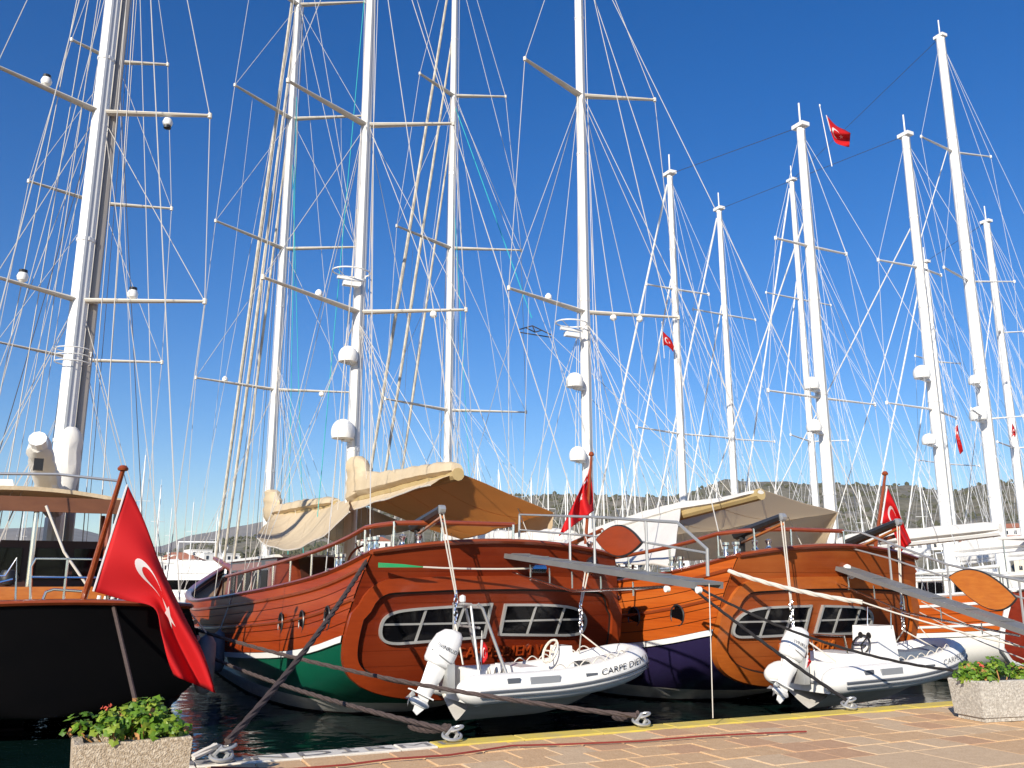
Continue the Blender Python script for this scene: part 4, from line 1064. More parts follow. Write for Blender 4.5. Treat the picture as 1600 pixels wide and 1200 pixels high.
# ---------------------------------------------------------------- orange boat at the right edge, white boats behind it
B3 = Gulet('orange varnished boat with white lower hull and dark red transom at right edge', 21.6, 13.6, 20, 2.3,
           [(-1,2.25),(0,2.15),(2,1.98),(5,1.82),(9,1.75),(14,1.95),(20,2.7)],
           dict(plank='wood_hull_pale', lower='paint_white', transom='wood_red', rail='paint_white', stripe=.95, boot='boot_white'), detail=False, strakes=4, rake=.5)
def simple_masts(g, specs, r, levels):
    res = []
    for k, ((bx, by), (tx, ty)) in enumerate(specs):
        p = hit(bx, by, 'x', g.x); y = p.y; zt = mast_z(g.x, y, ty)
        m_ = mast(g, g.x, y, 1.0, zt, r[k], r[k]*.72)
        g.mk(MB().tube([V(g.x,y,zt)-g.O, V(g.x,y,zt+.9)-g.O], .03, 6), 'antenna', 'mast_white', m_)
        g.mk(MB().box(V(g.x,y,zt+.02)-g.O, (.34,.5,.14)), 'masthead', 'mast_white', m_)
        L_ = []
        for row, tl, tr in levels[k]:
            z = mast_z(g.x, y, row); a = hit(*tl, 'z', z); b_ = hit(*tr, 'z', z)
            a = V(max(g.x-2.6, min(g.x-.6, a.x)), max(y-1.2, min(y+.8, a.y)), z); b_ = V(min(g.x+2.6, max(g.x+.6, b_.x)), max(y-1.2, min(y+.8, b_.y)), z)
            for t in (a, b_): spreader(g, m_, (g.x,y,z), t, .08, .05, 'mast_white')
            L_.append((z, a, b_))
        res.append((y, zt, m_, L_))
    (yz, ztz, mz_, lz), (yn, ztn, mn_, ln) = res
    zd = WATER_Z+1.9
    for (y, zt, m_, L_) in res:
        rigging(g, g.x, y, zt-.1, L_, -.3, zd, g.half*1.05, .0085, 'wire_far')
        for dx in (-.35,.22): line(g.root, 'halyard', [V(g.x+dx*.3,y-.1,zt-.3), V(g.x+dx*1.6,y-.5,2.2)], .007, 'wire_far', 4)
        for s_ in (-1,1):
            line(g.root, 'backstay', [V(g.x,y,zt-.2), V(g.x+s_*g.half*.9, y-6.2, zd)], .008, 'wire_far')
            line(g.root, 'backstay', [V(g.x,y,zt*.75), V(g.x+s_*g.half*.95, y-3.4, zd)], .008, 'wire_far')
    line(g.root, 'stay', [V(g.x,yz,ztz), V(g.x,yn,ztn)], .012, 'wire_dark')
    bow = g.O+V(0,g.L+1.5,3.0)
    line(g.root, 'furled_sail', [V(g.x,yn+.2,ztn-.4), bow], .045, 'mast_white', 7)
    line(g.root, 'furled_sail', [V(g.x,yn+.2,ztn*.75), bow-V(0,2.6,.3)], .035, 'mast_white', 7)
    line(g.root, 'stay', [V(g.x,yz+.15,ztz*.8), V(g.x,yn-.1,2.4)], .025, 'mast_white', 6)
    # booms with stowed sails
    for (y, zt, m_, L_), ln_ in ((res[0], 5.6), (res[1], min(6.5, yn-yz-.8))):
        ln_ = max(2.0, ln_); a, b_ = V(g.x,y-.25,2.55), V(g.x,y-ln_,2.85)
        g.mk(MB().tube([a-g.O, b_-g.O], .1, 8), 'boom', 'mast_white'); bundle(g, 'sail_cover', 'canvas_white', [a, b_], [a+V(0,0,.5), b_+V(0,0,.3)], .2, .07, int(g.x), seg=14)
        for s_ in (-1,1):
            for t in (.35,.8): line(g.root, 'lazy_jack', [V(g.x,y,lerp(2.5,zt,.55)), a.lerp(b_,t)+V(s_*.15,0,.2)], .005, 'wire_far', 4)
    return res
r3 = simple_masts(B3, (((1298,800),(1253,198)),((1068,780),(1051,272))), (.20,.17),
    [[(385,(1212,372),(1322,397)),(622,(1200,610),(1367,632))], [(452,(1010,444),(1107,460)),(678,(995,667),(1140,684))]])
cabin(B3, 6.5, 13.5, 1.5, 1.4, 2.5, 'wood_cabin', 'paint_white', 4)
B3.handrail(.3, 8, .6, -1, n=7); B3.handrail(.3, 8, .6, 1, n=7)
b = MB().box(B3.T(-1.2, 1.15, .03), (.9,.06,.5)); B3.mk(b, 'transom_window', 'glass_dark', smooth=False)
b = MB().box(B3.T(1.2, 1.15, .03), (.9,.06,.5)); B3.mk(b, 'transom_window', 'glass_dark', smooth=False)
B3.mk(MB().tube([B3.hp(0,z,-1,.03) for z in (.45,.6,.9,1.3,1.7,2.1)], .06, 7), 'corner_moulding', 'paint_white')
def gdome(g, r_, px, py, rad):
    y = r_[0]; p = hit(px, py, 'y', y-.2); p.x = min(max(p.x, g.x-.75), g.x+.75)
    radome(g, r_[2], p, rad, 1.2, V(g.x, y, p.z-rad*.62))
gdome(B3, r3[0], 1268, 602, .25); gdome(B3, r3[0], 1272, 668, .24)
WH = dict(lower='paint_white', transom='paint_white', rail='paint_white', backing='paint_white', stripe=.9, stripe_mat='hull_navy', boot='hull_navy', crown=.1)
SH4 = [(-1,2.2),(0,2.1),(3,1.95),(8,1.9),(14,2.1),(22,3.0)]
B4 = Gulet('white two masted yacht moored just beyond the orange boat', 28.2, 14.2, 24, 2.5, SH4, WH, 'white yachts moored at the far end of the quay', 'white_yacht', detail=False)
r4 = simple_masts(B4, (((1480,825),(1408,212)),((1148,770),(1128,327))), (.21,.18),
    [[(418,(1372,406),(1470,430)),(640,(1375,628),(1458,660))], [(492,(1083,483),(1180,500)),(686,(1110,680),(1210,690))]])
B5 = Gulet('white two masted yacht with the tallest mast at the right', 35.0, 15.0, 24, 2.5, SH4, dict(WH, stripe_mat='wood_rail', boot='hull_red'), 'white yachts moored at the far end of the quay', 'white_yacht', detail=False)
r5 = simple_masts(B5, (((1560,820),(1474,58)),((1275,790),(1240,282))), (.27,.19),
    [[(238,(1435,212),(1548,245)),(440,(1450,412),(1585,440)),(655,(1470,627),(1600,650))], [(468,(1197,457),(1298,477)),(690,(1203,676),(1325,688))]])
B6 = Gulet('white yacht with a shorter mast at the picture edge', 42.0, 16.0, 20, 2.3, SH4, dict(WH, stripe_mat='hull_green'), 'white yachts moored at the far end of the quay', 'white_yacht', detail=False)
r6 = simple_masts(B6, (((1598,800),(1545,347)),((1490,825),(1455,410))), (.22,.18),
    [[(520,(1565,516),(1600,518)),(700,(1555,690),(1620,698))], [(565,(1430,556),(1500,568)),(725,(1425,718),(1530,728))]])
gdome(B4, r4[0], 1430, 583, .30); gdome(B4, r4[0], 1443, 688, .24); gdome(B5, r5[0], 1512, 594, .25); gdome(B5, r5[0], 1516, 648, .36)
for g in (B4, B5, B6):
    cabin(g, 4.0, 14.0, 1.7, 1.3, 2.6, 'paint_white', 'paint_white', 6); g.handrail(.2, 9, .6, -1, n=8); g.handrail(.2, 9, .6, 1, n=8)
    b = MB(); b.box((0,2.8,3.7),(3.2,2.6,.06)); g.mk(b, 'bimini', 'canvas_white' if g is not B5 else 'hull_navy')
    for s_ in (-1.5,1.5):
        for y in (1.6,4.0): g.mk(MB().tube([V(s_,y,1.8), V(s_,y,3.7)], .025, 6), 'bimini_post', 'chrome')

# ---------------------------------------------------------------- inflatable dinghies
def dinghy(label, loc, rotz, tilt, L=3.9, beam=1.75, r=.215, console=False, name='CARPE DIEM V', seat=True, flip=1):
    t = thing('inflatable_dinghy', label, 'dinghy', loc, rotz, 'white dinghies hung on stern davits'); t.rotation_euler = (0, -tilt, rotz)
    hw = beam/2-r; lb = L-r
    def path(n=40):
        pts = []
        s0 = lb-1.25
        for i in range(n+1):
            u = -1+2*i/n; a = abs(u); sg = -1 if u < 0 else 1
            if a > .5: x = lerp(s0, 0, (a-.5)/.5); y = hw
            else:
                th = (1-a/.5)*math.pi/2; x = s0 + (lb-s0)*math.sin(th)**.9; y = hw*math.cos(th)**.75 if math.cos(th) > 1e-9 else 0
            z = .27*max(0, (x-.35*lb)/(.65*lb))**2.0
            pts.append(V(x, sg*y, z))
        return pts
    P_ = path(); n = len(P_)
    d0 = (P_[0]-P_[1]).normalized(); d1 = (P_[-1]-P_[-2]).normalized()
    full = [P_[0]+d0*.27, P_[0]+d0*.24, P_[0]+d0*.14] + P_ + [P_[-1]+d1*.14, P_[-1]+d1*.24, P_[-1]+d1*.27]
    rr = [.04,.10,.17] + [r]*n + [.17,.10,.04]
    MB().tube(full, rr, 14).build('buoyancy_tube', 'rib_tube', t)
    for dz, rad, mt in ((-.02,.022,'rib_grey'),(-.085,.013,'rib_grey')):
        for sg in (-1,1):
            pts = []
            for i, p in enumerate(P_):
                if p.y*sg < -.001: continue
                q0 = P_[max(0,i-1)]; q1 = P_[min(n-1,i+1)]; tg = (q1-q0).normalized(); out = V(tg.y,-tg.x,0).normalized()
                if out.dot(V(p.x-s_c(lb), p.y, 0)) < 0: out = -out
                pts.append(p + out*(r*.985) + V(0,0,dz))
            if len(pts) > 2: MB().tube(pts, rad, 5).build('rubbing_band', mt, t)
    # V bottom
    ns = 16
    def hullf(u, v):
        x = lb*.97*u; s = 2*v-1
        if x < lb-1.25: w_ = hw
        else: w_ = hw*max(0.0, 1-((x-(lb-1.25))/(1.25))**2)**.5
        zz = .27*max(0,(x-.35*lb)/(.65*lb))**2
        dep = .40*(1-.95*max(0,(u-.45)/.55)**2)
        return V(x, s*w_, zz-.10-dep*(1-abs(s)**1.2))
    MB().grid(hullf, ns, 12).build('bottom', 'rib_hull', t)
    MB().box((lb*.42,0,-.06),(lb*.84,hw*1.9,.03)).build('floor', 'rib_panel', t, smooth=False)
    MB().box((.08,0,.02),(.07,hw*2-.1,.5)).build('transom_board', 'rib_tube', t, smooth=False)
    # grab handles, badge, valve patches on both tubes
    for sg in (-1,1):
        for x in (.55, lb*.60):
            b = MB().box((x, sg*(hw+r*.86), .115),(.20,.03,.07)); b.build('handle_patch', 'rib_grey', t, smooth=False)
        MB().box((.95+.12, sg*(hw+r*.90), .10),(.5,.03,.10)).build('maker_badge', 'rib_panel', t, smooth=False)
        if sg*flip < 0 or True:
            tv, tf = text_tris(name, .15, 0, 1.0); b = MB(); x0 = lb*.80
            def m_(x, y):
                xx = x0 + (x if sg < 0 else -x); k = max(0,(xx-(lb-1.25))/1.25); th = math.asin(min(.999,k**(1/.9))); yy = hw*math.cos(th)**.75
                zz = .27*max(0,(xx-.35*lb)/(.65*lb))**2
                return V(xx+ (r*k*.75), sg*(yy+r*math.sqrt(max(.05,1-k*k*.55))*.93+.012), zz+.09+y*.9)
            b.add([m_(x, y) for x, y, z in tv], tf); tag(b.build('name_lettering', 'letter_black' if not console else 'letter_grey', t, smooth=False), kind='stuff')
    # life line looped along the top
    for sg in (-1,1):
        for i in range(6):
            xa = lb*(.42+.075*i); pts = []
            for k in range(7):
                f = k/6; x = xa+lb*.07*f; kk = max(0,(x-(lb-1.25))/1.25); y = hw*math.cos(math.asin(min(.999,kk**(1/.9))))**.75
                z = .27*max(0,(x-.35*lb)/(.65*lb))**2
                pts.append(V(x, sg*y, z+r*.98+.07*math.sin(math.pi*f)))
            MB().tube(pts, .010, 4).build('life_line', 'rope_white', t)
    MB().grid(lambda u, v: V(lb-.85+.7*u, (2*v-1)*hw*.72*(1-u**2)**.5, .27*max(0,(lb-.85+.7*u-.35*lb)/(.65*lb))**2+.10+.05*math.sin(math.pi*v)), 8, 8).build('bow_locker', 'rib_bluegrey' if console else 'rib_tube', t)
    # seats and console
    if console:
        b = MB().box((lb*.50,0,.38),(.5,.62,.8), taper=.85); b.build('steering_console', 'motor_white', t)
        for y in (-.1,.08): MB().lathe([(.05,-.01),(.055,.0),(.04,.012)], (lb*.50-.235,y,.62), 10, 'x').build('gauge', 'black_plastic', t)
        b = MB(); c = V(lb*.50-.34,0,.45); b.tube([c+V(.08*math.sin(k*math.pi/8),.19*math.cos(k*math.pi/8),.17*math.sin(k*math.pi/8)) for k in range(17)], .018, 5, caps=False)
        for k in range(3): b.tube([c, c+V(.08*math.sin(k*2.1),.19*math.cos(k*2.1),.17*math.sin(k*2.1))], .012, 4)
        b.tube([c, c+V(.16,0,-.02)], .02, 5); b.build('steering_wheel', 'black_plastic', t)
        MB().tube([V(lb*.5+.15,-.26,.72),V(lb*.5+.2,-.26,1.08),V(lb*.5+.2,.26,1.08),V(lb*.5+.15,.26,.72)], .016, 6).build('console_rail', 'chrome', t)
        b = MB().box((lb*.24,0,.16),(.55,.9,.42), taper=.93); b.build('seat', 'motor_white', t)
        MB().tube([V(lb*.24-.2,-.38,.35),V(lb*.24-.26,-.38,.66),V(lb*.24-.26,.38,.66),V(lb*.24-.2,.38,.35)], .018, 6).build('seat_rail', 'chrome', t)
        MB().box((lb*.68,0,.14),(.5,.7,.35), taper=.9).build('bow_seat', 'rib_bluegrey', t)
    else:
        b = MB().box((lb*.33,0,.10),(.35,1.0,.3), taper=.9); b.build('seat', 'motor_white', t)
        b = MB().box((lb*.56,-.15,.24),(.28,.42,.56), taper=.75); b.build('steering_console', 'motor_white', t)
        b = MB(); c = V(lb*.56-.2,-.15,.44); b.tube([c+V(.08*math.sin(k*math.pi/8),.2*math.cos(k*math.pi/8),.17*math.sin(k*math.pi/8)) for k in range(17)], .02, 5, caps=False)
        for k in range(3): b.tube([c, c+V(.08*math.sin(k*2.1),.2*math.cos(k*2.1),.17*math.sin(k*2.1))], .013, 4)
        b.tube([c, c+V(.14,0,-.04)], .02, 5); b.build('steering_wheel', 'spreader_cream', t)
        for dy in (-.32,.32):      # arch with lamp bar over the motor well
            MB().tube([V(.62,dy*1.5,.15),V(.30,dy,1.12),V(.22,dy,1.2)], .024, 6).build('arch_leg', 'steel_dull', t)
            MB().tube([V(.16,dy*1.5,.2),V(.10,dy,1.18)], .02, 6).build('arch_leg', 'steel_dull', t)
        MB().tube([V(.10,-.34,1.19),V(.10,.34,1.19)], .024, 6).build('arch_bar', 'steel_dull', t)
        MB().tube([V(.28,-.33,1.14),V(.28,.33,1.14)], .02, 6).build('arch_bar', 'steel_dull', t)
        MB().tube([V(.22,-.37,.85),V(.22,.37,.85)], .018, 6).build('arch_bar', 'steel_dull', t)
        MB().lathe([(.02,0),(.05,.02),(.05,.1),(.01,.12)], (.15,.1,1.21), 8).build('arch_lamp', 'paint_white', t)
        for i in range(3): MB().tube([V(.5+.12*i,-.2,.05), V(.55+.13*i,0,.22), V(.62+.1*i,.2,.04)], .02, 5).build('fuel_hose', 'rope_white', t)
    # outboard motor, tipped up
    R = Matrix.Rotation(R_(27), 3, 'Y'); mo = V(-.20,0,.30)
    def mm(p): return mo + R @ (Vector(p)*.78)
    prof = [(-.06,.30,.20,-.16),(.0,.36,.24,-.15),(.25,.38,.25,-.15),(.48,.34,.23,-.13),(.62,.25,.17,-.09),(.68,.12,.08,-.04)]
    b = MB(); P2 = []; N = 16
    for z, lx, wy, xc in prof:
        for k in range(N):
            a = 2*math.pi*k/N; ca, sa = math.cos(a), math.sin(a)
            P2.append(mm((xc + lx*.78*math.copysign(abs(ca)**.75, ca), wy*.85*math.copysign(abs(sa)**.75, sa), z)))
    F2 = [(i*N+k, i*N+(k+1)%N, (i+1)*N+(k+1)%N, (i+1)*N+k) for i in range(len(prof)-1) for k in range(N)] + [tuple(range(N-1,-1,-1)), tuple(range((len(prof)-1)*N, len(prof)*N))]
    b.add(P2, F2); mot = b.build('outboard_motor', 'motor_white', t, angle=60)
    tv, tf = text_tris('EVINRUDE', .105, 0, 1.05)
    for sg in (-1,1):
        b = MB(); b.add([mm((-.14 + (x if sg < 0 else -x), sg*.222, .28+y+.12*x*(1 if sg < 0 else -1)*0)) for x, y, z in tv], tf); tag(b.build('motor_lettering', 'letter_black', mot, smooth=False), kind='stuff')
        MB().tube([mm((.12,sg*.2,.05)), mm((-.2,sg*.218,.10)), mm((-.42,sg*.13,.16))], .010, 4).build('cowl_line', 'letter_grey', mot)
    b = MB()
    leg = [(-.06,.22,.13,-.12),(-.25,.20,.10,-.12),(-.42,.17,.07,-.13),(-.62,.16,.05,-.14),(-.66,.16,.045,-.15)]; P2 = []
    for z, lx, wy, xc in leg:
        for k in range(10):
            a = 2*math.pi*k/10; P2.append(mm((xc+lx*math.cos(a), wy*math.sin(a), z)))
    b.add(P2, [(i*10+k, i*10+(k+1)%10, (i+1)*10+(k+1)%10, (i+1)*10+k) for i in range(len(leg)-1) for k in range(10)] + [tuple(range(9,-1,-1)), tuple(range(40,50))])
    b.add([mm(p) for p in ((.04,-.13,-.64),(.04,.13,-.64),(-.44,.10,-.64),(-.44,-.10,-.64),(.04,-.13,-.665),(.04,.13,-.665),(-.44,.10,-.665),(-.44,-.10,-.665))], [(0,1,2,3),(7,6,5,4),(0,4,5,1),(1,5,6,2),(2,6,7,3),(3,7,4,0)])
    b.build('motor_leg', 'motor_white', mot)
    b = MB(); pts = [mm((.06,0,-.80)), mm((-.02,0,-.80)), mm((-.28,0,-.80)), mm((-.36,0,-.80))]; b.tube(pts, [.015,.06,.06,.035], 8)
    b.add([mm((x, y, z)) for x, z in ((.0,-.66),(-.24,-.66),(-.20,-.98),(-.10,-1.02),(.0,-.85)) for y in (-.014,.014)], [(0,2,4,6,8),(9,7,5,3,1)]+[((2*i)%10,(2*i+1)%10,(2*i+3)%10,(2*i+2)%10) for i in range(5)])
    b.build('motor_skeg', 'motor_white', mot)
    for k in range(3):
        a = k*2.094; c = V(0,math.cos(a),math.sin(a)); d = V(0,-math.sin(a),math.cos(a)); q_ = V(-.38,0,-.80)
        MB().add([mm(q_+c*.03+d*.02+V(.02,0,0)), mm(q_+c*.14+d*.07+V(.03,0,0)), mm(q_+c*.16-d*.03+V(-.02,0,0)), mm(q_+c*.04-d*.03+V(-.03,0,0)),
                  mm(q_+c*.03+d*.02+V(.03,0,0)), mm(q_+c*.14+d*.07+V(.04,0,0)), mm(q_+c*.16-d*.03+V(-.01,0,0)), mm(q_+c*.04-d*.03+V(-.02,0,0))],
                 [(0,1,2,3),(7,6,5,4),(0,4,5,1),(1,5,6,2),(2,6,7,3),(3,7,4,0)]).build('propeller_blade', 'steel_dull', mot, smooth=False)
    b = MB().box(mm((.16,0,-.18)), (.12,.34,.42)); b.build('motor_bracket', 'steel_dull', mot)
    return t
def s_c(lb): return lb*.45
D1 = dinghy('white dinghy with outboard and lamp arch hung behind the green hulled gulet', (5.6,12.85,.08), 0, .012, 3.35)
D2 = dinghy('white dinghy with steering console hung behind the navy hulled gulet', (11.5,11.65,.04), 0, .02, 3.6, console=True, name='CARPEDIEM')
# slings from the davit falls
def world_line(t, name, pts, r, mt):
    bpy.context.view_layer.update(); inv = t.matrix_world.inverted()
    return MB().tube([inv @ Vector(p) for p in pts], r, 5).build(name, mt, t)
w1, w2 = hit(712,975,'y',12.95), hit(908,990,'y',12.95)
world_line(D1, 'sling', [w1, V(5.6,12.6,.4)], .014, 'rope_white'); world_line(D1, 'sling', [w1, V(5.6,13.2,.4)], .014, 'rope_white')
world_line(D1, 'sling', [w2, V(8.1,12.25,.38)], .012, 'rope_white'); world_line(D1, 'sling', [w2, V(8.1,13.4,.38)], .012, 'rope_white')
w1, w2 = hit(1239,985,'y',11.75), hit(1412,985,'y',11.75)
world_line(D2, 'sling', [w1, V(11.85,11.3,.3)], .014, 'rope_white'); world_line(D2, 'sling', [w1, V(11.85,12.1,.3)], .014, 'rope_white')
world_line(D2, 'sling', [w2, V(14.3,11.0,.32)], .012, 'rope_white'); world_line(D2, 'sling', [w2, V(14.3,12.3,.32)], .012, 'rope_white')

# ---------------------------------------------------------------- flags with crescent and star
def flag(label, top_px, bot_px, y, amp=.10, staff=None, staff_mat='wood_rail', sr=.035, name='flag_on_staff', nu=28, nv=16, emb=True, seed=0, freq=2.2, slope=0.0, gx=1.0, gy=1.0):
    def pl(pts, u):
        n = len(pts)-1; return (interp([(i/n, p[0]) for i, p in enumerate(pts)], u), interp([(i/n, p[1]) for i, p in enumerate(pts)], u))
    def fn(u, v):
        a, b_ = pl(top_px, u), pl(bot_px, u)
        yy = y + slope*u + amp*u**.6*math.sin(freq*math.pi*(u*.6+v*1.1)+seed) + amp*.35*math.sin(9*v+4*u+seed)*u
        return hit(lerp(a[0],b_[0],v), lerp(a[1],b_[1],v), 'y', yy)
    base = Vector(staff[0]) if staff else fn(0, 1)
    t = thing(name, label, 'flag', base, 0, 'red flags with crescent and star')
    L_ = lambda u, v: fn(u, v)-base
    cl = MB().sheet(L_, nu, nv, .006).build('flag_cloth', 'flag_red', t, angle=180)
    def nr(u, v):
        e_ = .004; c_ = (L_(min(1,u+e_),v)-L_(max(0,u-e_),v)).cross(L_(u,min(1,v+e_))-L_(u,max(0,v-e_))); return c_.normalized() if c_.length > 1e-12 else V(0,-1,0)
    if emb:
        for sd in (-1, 1):
            b = MB(); P_ = []; n = 24      # crescent: between two circles
            for i in range(n+1):
                th = R_(28) + (2*math.pi-2*R_(28))*i/n; ox, oy = .5+.25*math.cos(th), .25*math.sin(th)
                th2 = R_(36) + (2*math.pi-2*R_(36))*i/n; ix, iy = .5625+.2*math.cos(th2), .2*math.sin(th2)
                for x_, y_ in ((ox,oy),((ox+ix)/2,(oy+iy)/2),(ix,iy)):
                    x_, y_ = .5+(x_-.5)*gx, y_*gy; u, v = x_/1.5, .5+y_; P_.append(L_(u,v)+nr(u,v)*(sd*.008))
            b.add(P_, [(i*3+j, i*3+j+1, i*3+j+4, i*3+j+3) for i in range(n) for j in range(2)]); b.build('crescent', 'flag_white', cl)
            b = MB(); P_ = [(.82,0)]
            for i in range(10):
                a = math.pi + i*math.pi/5; rr = .135 if i % 2 == 0 else .054; P_.append((.82+rr*math.cos(a), rr*math.sin(a)))
            b.add([L_(x_/1.5,.5+y_)+nr(x_/1.5,.5+y_)*(sd*.008) for x_, y_ in P_], [(0,1+i,1+(i+1)%10) for i in range(10)]); b.build('star', 'flag_white', cl)
    hs = [L_(0, i/8) for i in range(9)]
    MB().tube(hs, .016, 5).build('hoist_band', 'flag_white', t)
    if staff:
        a, b_ = Vector(staff[0])-base, Vector(staff[1])-base
        MB().tube([a, a.lerp(b_,.5), b_], [sr*1.15, sr, sr*.8], 8).build('staff', staff_mat, t)
        MB().lathe([(.01,-.02),(sr*1.7,0),(sr*1.9,.03),(sr*1.2,.07),(.01,.08)], b_, 10).build('finial', staff_mat, t)
    return t
flag('large red flag drooping from the brown staff on the black hulled boat',
     [(199,757),(226,815),(252,885),(288,962),(318,1022),(337,1083)], [(146,924),(196,938),(241,950),(252,990),(262,1030),(272,1056)], 14.5, .13,
     (hit(128,945,'y',15.2), hit(192,735,'y',14.4)), 'wood_rail', .042, seed=.4, gx=.8, gy=.5)
flag('red flag folded on a staff at the stern of the green hulled gulet',
     [(922,727),(924,745),(926,768),(928,798)], [(916,745),(902,775),(886,808),(873,838)], 14.6, .10,
     (hit(915,850,'y',14.7), hit(924,712,'y',14.5)), 'wood_rail', .03, seed=1.2, freq=4)
flag('red flag on the staff at the stern of the navy hulled gulet',
     [(1386,760),(1398,785),(1410,815),(1424,848)], [(1377,818),(1388,822),(1398,835),(1408,862)], 12.9, .09,
     (hit(1368,855,'y',13.2), hit(1383,742,'y',12.9)), 'wood_rail', .035, seed=2.2, freq=3)
flag('small red flag flying high beside the mast top of the orange boat', [(1291,180),(1306,196),(1320,203),(1329,208)], [(1298,205),(1305,222),(1318,228),(1327,230)], r3[0][0]-.4, .12, (hit(1300,260,'y',r3[0][0]-.4), hit(1281,166,'y',r3[0][0]-.4)), 'mast_white', .015, seed=.3, nu=14, nv=8)
flag('small red flag hoisted left of the orange boat main mast', [(1034,516),(1042,524),(1048,530),(1053,541)], [(1036,540),(1042,540),(1048,545),(1052,550)], r3[1][0]-.4, .06, (hit(1038,560,'y',r3[1][0]-.4), hit(1034,505,'y',r3[1][0]-.4)), 'mast_white', .012, seed=.8, nu=12, nv=8, freq=1.5)
flag('narrow red flag hanging between the tall right hand masts', [(1496,663),(1499,680),(1503,695),(1505,705)], [(1492,668),(1494,685),(1497,700),(1500,710)], r5[0][0]-1, .06, (hit(1492,715,'y',r5[0][0]-1), hit(1494,655,'y',r5[0][0]-1)), 'mast_white', .012, seed=.8, nu=12, nv=8)
flag('small red flag beside the rightmost mast', [(1581,660),(1585,668),(1588,675),(1587,680)], [(1580,685),(1582,682),(1584,680),(1586,684)], r6[0][0]-1, .06, (hit(1580,690,'y',r6[0][0]-1), hit(1581,652,'y',r6[0][0]-1)), 'mast_white', .012, seed=.8, nu=12, nv=8)
flag('tiny red flag hung on the dinghy arch behind the green hulled gulet', [(753,1000),(757,1004),(760,1008),(762,1014)], [(751,1034),(755,1036),(758,1034),(762,1028)], 12.5, .02, (hit(752,1040,'y',12.5), hit(753,994,'y',12.5)), 'wire', .006, seed=.8, nu=10, nv=8)
flag('tiny red flag at the stern of the dinghy with the console', [(1262,1024),(1264,1028),(1266,1031),(1268,1034)], [(1259,1044),(1260,1044),(1261,1043),(1262,1042)], 10.9, .02, (hit(1258,1046,'y',10.9), hit(1262,1018,'y',10.9)), 'wire', .006, seed=.8, nu=10, nv=8)

# ---------------------------------------------------------------- mooring ropes, rings, fenders
def rope(label, pts, r=.032, mt='rope_mooring', name='mooring_rope', twist=True, cat='rope'):
    pts = [Vector(p) for p in pts]; base = pts[-1].copy(); b = MB()
    if twist:      # three laid strands
        dense = []
        for i in range(len(pts)-1):
            n = max(2, int((pts[i+1]-pts[i]).length/.09))
            for k in range(n): dense.append(pts[i].lerp(pts[i+1], k/n))
        dense.append(pts[-1])
        for s_ in range(3):
            st = []
            for i, p in enumerate(dense):
                tg = (dense[min(i+1,len(dense)-1)]-dense[max(0,i-1)]).normalized(); n1 = tg.cross(V(0,0,1))
                n1 = n1.normalized() if n1.length > .05 else V(1,0,0); n2 = tg.cross(n1); a = i*.75+s_*2.094
                st.append(p-base+(n1*math.cos(a)+n2*math.sin(a))*r*.5)
            b.tube(st, r*.62, 5)
    else: b.tube([p-base for p in pts], r, 6)
    o = b.build(name, mt, None); o.location = base
    return tag(o, label, cat, 'mooring ropes from the boats to the quay')
def ring_at(px, py, label, R0=.08):
    p = hit(px, py, 'z', .03); t = thing('mooring_ring', label, 'mooring ring', p, 0, 'steel rings on the quay edge')
    MB().tube([V(R0*1.2*math.cos(k*math.pi/10), R0*math.sin(k*math.pi/10), .04+.03*math.sin(k*math.pi/10)) for k in range(21)], .017, 7, caps=False).build('ring', 'steel_dull', t)
    MB().tube([V(R0*1.0*math.cos(k*math.pi/10)+.05, R0*.8*math.sin(k*math.pi/10)+.03, .10+.02*math.cos(k*math.pi/10)) for k in range(21)], .014, 7, caps=False).build('shackle', 'steel_dull', t)
    MB().tube([V(.0,.0,-.05),V(-.06,0,.05),V(0,0,.11),V(.06,0,.05),V(.0,0,-.05)], .022, 6).build('eye_bolt', 'steel_dull', t)
    return p
k1 = ring_at(706,1156,'steel ring at the end of the white painted kerb'); k2 = ring_at(1002,1133,'steel ring on the yellow kerb behind the middle of the quay'); k3 = ring_at(1327,1107,'steel ring on the yellow kerb below the console dinghy'); k4 = ring_at(345,1188,'steel ring on the white kerb beside the left planter')
rope('dark rope from the port quarter of the green hulled gulet to the left ring', sag(hit(573,876,'y',14.1), k4+V(.05,.02,.15), .12, 14), .035)
rope('long dark rope running low from the black boat to the middle ring', sag(B0.O+B0.hp(1.2,1.6,1), k2+V(-.05,0,.1), .16, 16), .028)
rope('dark rope running from the black boat to the ring by the white kerb', sag(B0.O+B0.hp(3.2,1.2,1), k1+V(-.05,0,.1), .12, 16), .028)
rope('black rope from the gangway tip down to the ring below the console dinghy', sag(hit(1064,904,'y',12.4), k3+V(-.03,0,.1), .05, 10), .024, 'rope_black')
rope('black rope passing in front of the console dinghy to the right planter', sag(hit(1066,904,'y',12.4), hit(1535,1052,'y',9.2), .30, 12), .022, 'rope_black')
rope('thin pale rope hanging straight down from the gangway tip', sag(X(B1,1108,912,-.1), hit(1114,1122,'y',X(B1,1108,912).y), 0.0, 4), .006, 'rope_white', twist=False)
rope('thick white rope from the navy hulled gulet stern toward the right', sag(hit(1138,892,'y',12.7), hit(1348,941,'y',10.6), .06, 8), .035, 'rope_white')
rope('thin white rope carrying on toward the quay at right', sag(hit(1348,941,'y',10.6), hit(1640,1020,'y',9.0), .05, 6), .014, 'rope_white', twist=False)
for i, (a, c_) in enumerate((((1415,945),(1600,1030)),((1440,940),(1600,1012)),((1400,930),(1455,1000)))):
    rope(('upper','middle','short steep')[i]+' white rope fanning from the orange boat at right', sag(hit(*a,'y',14.0-i*.2), hit(*c_,'y',10.2 if i < 2 else 13), .05, 6), .012, 'rope_white', twist=False)
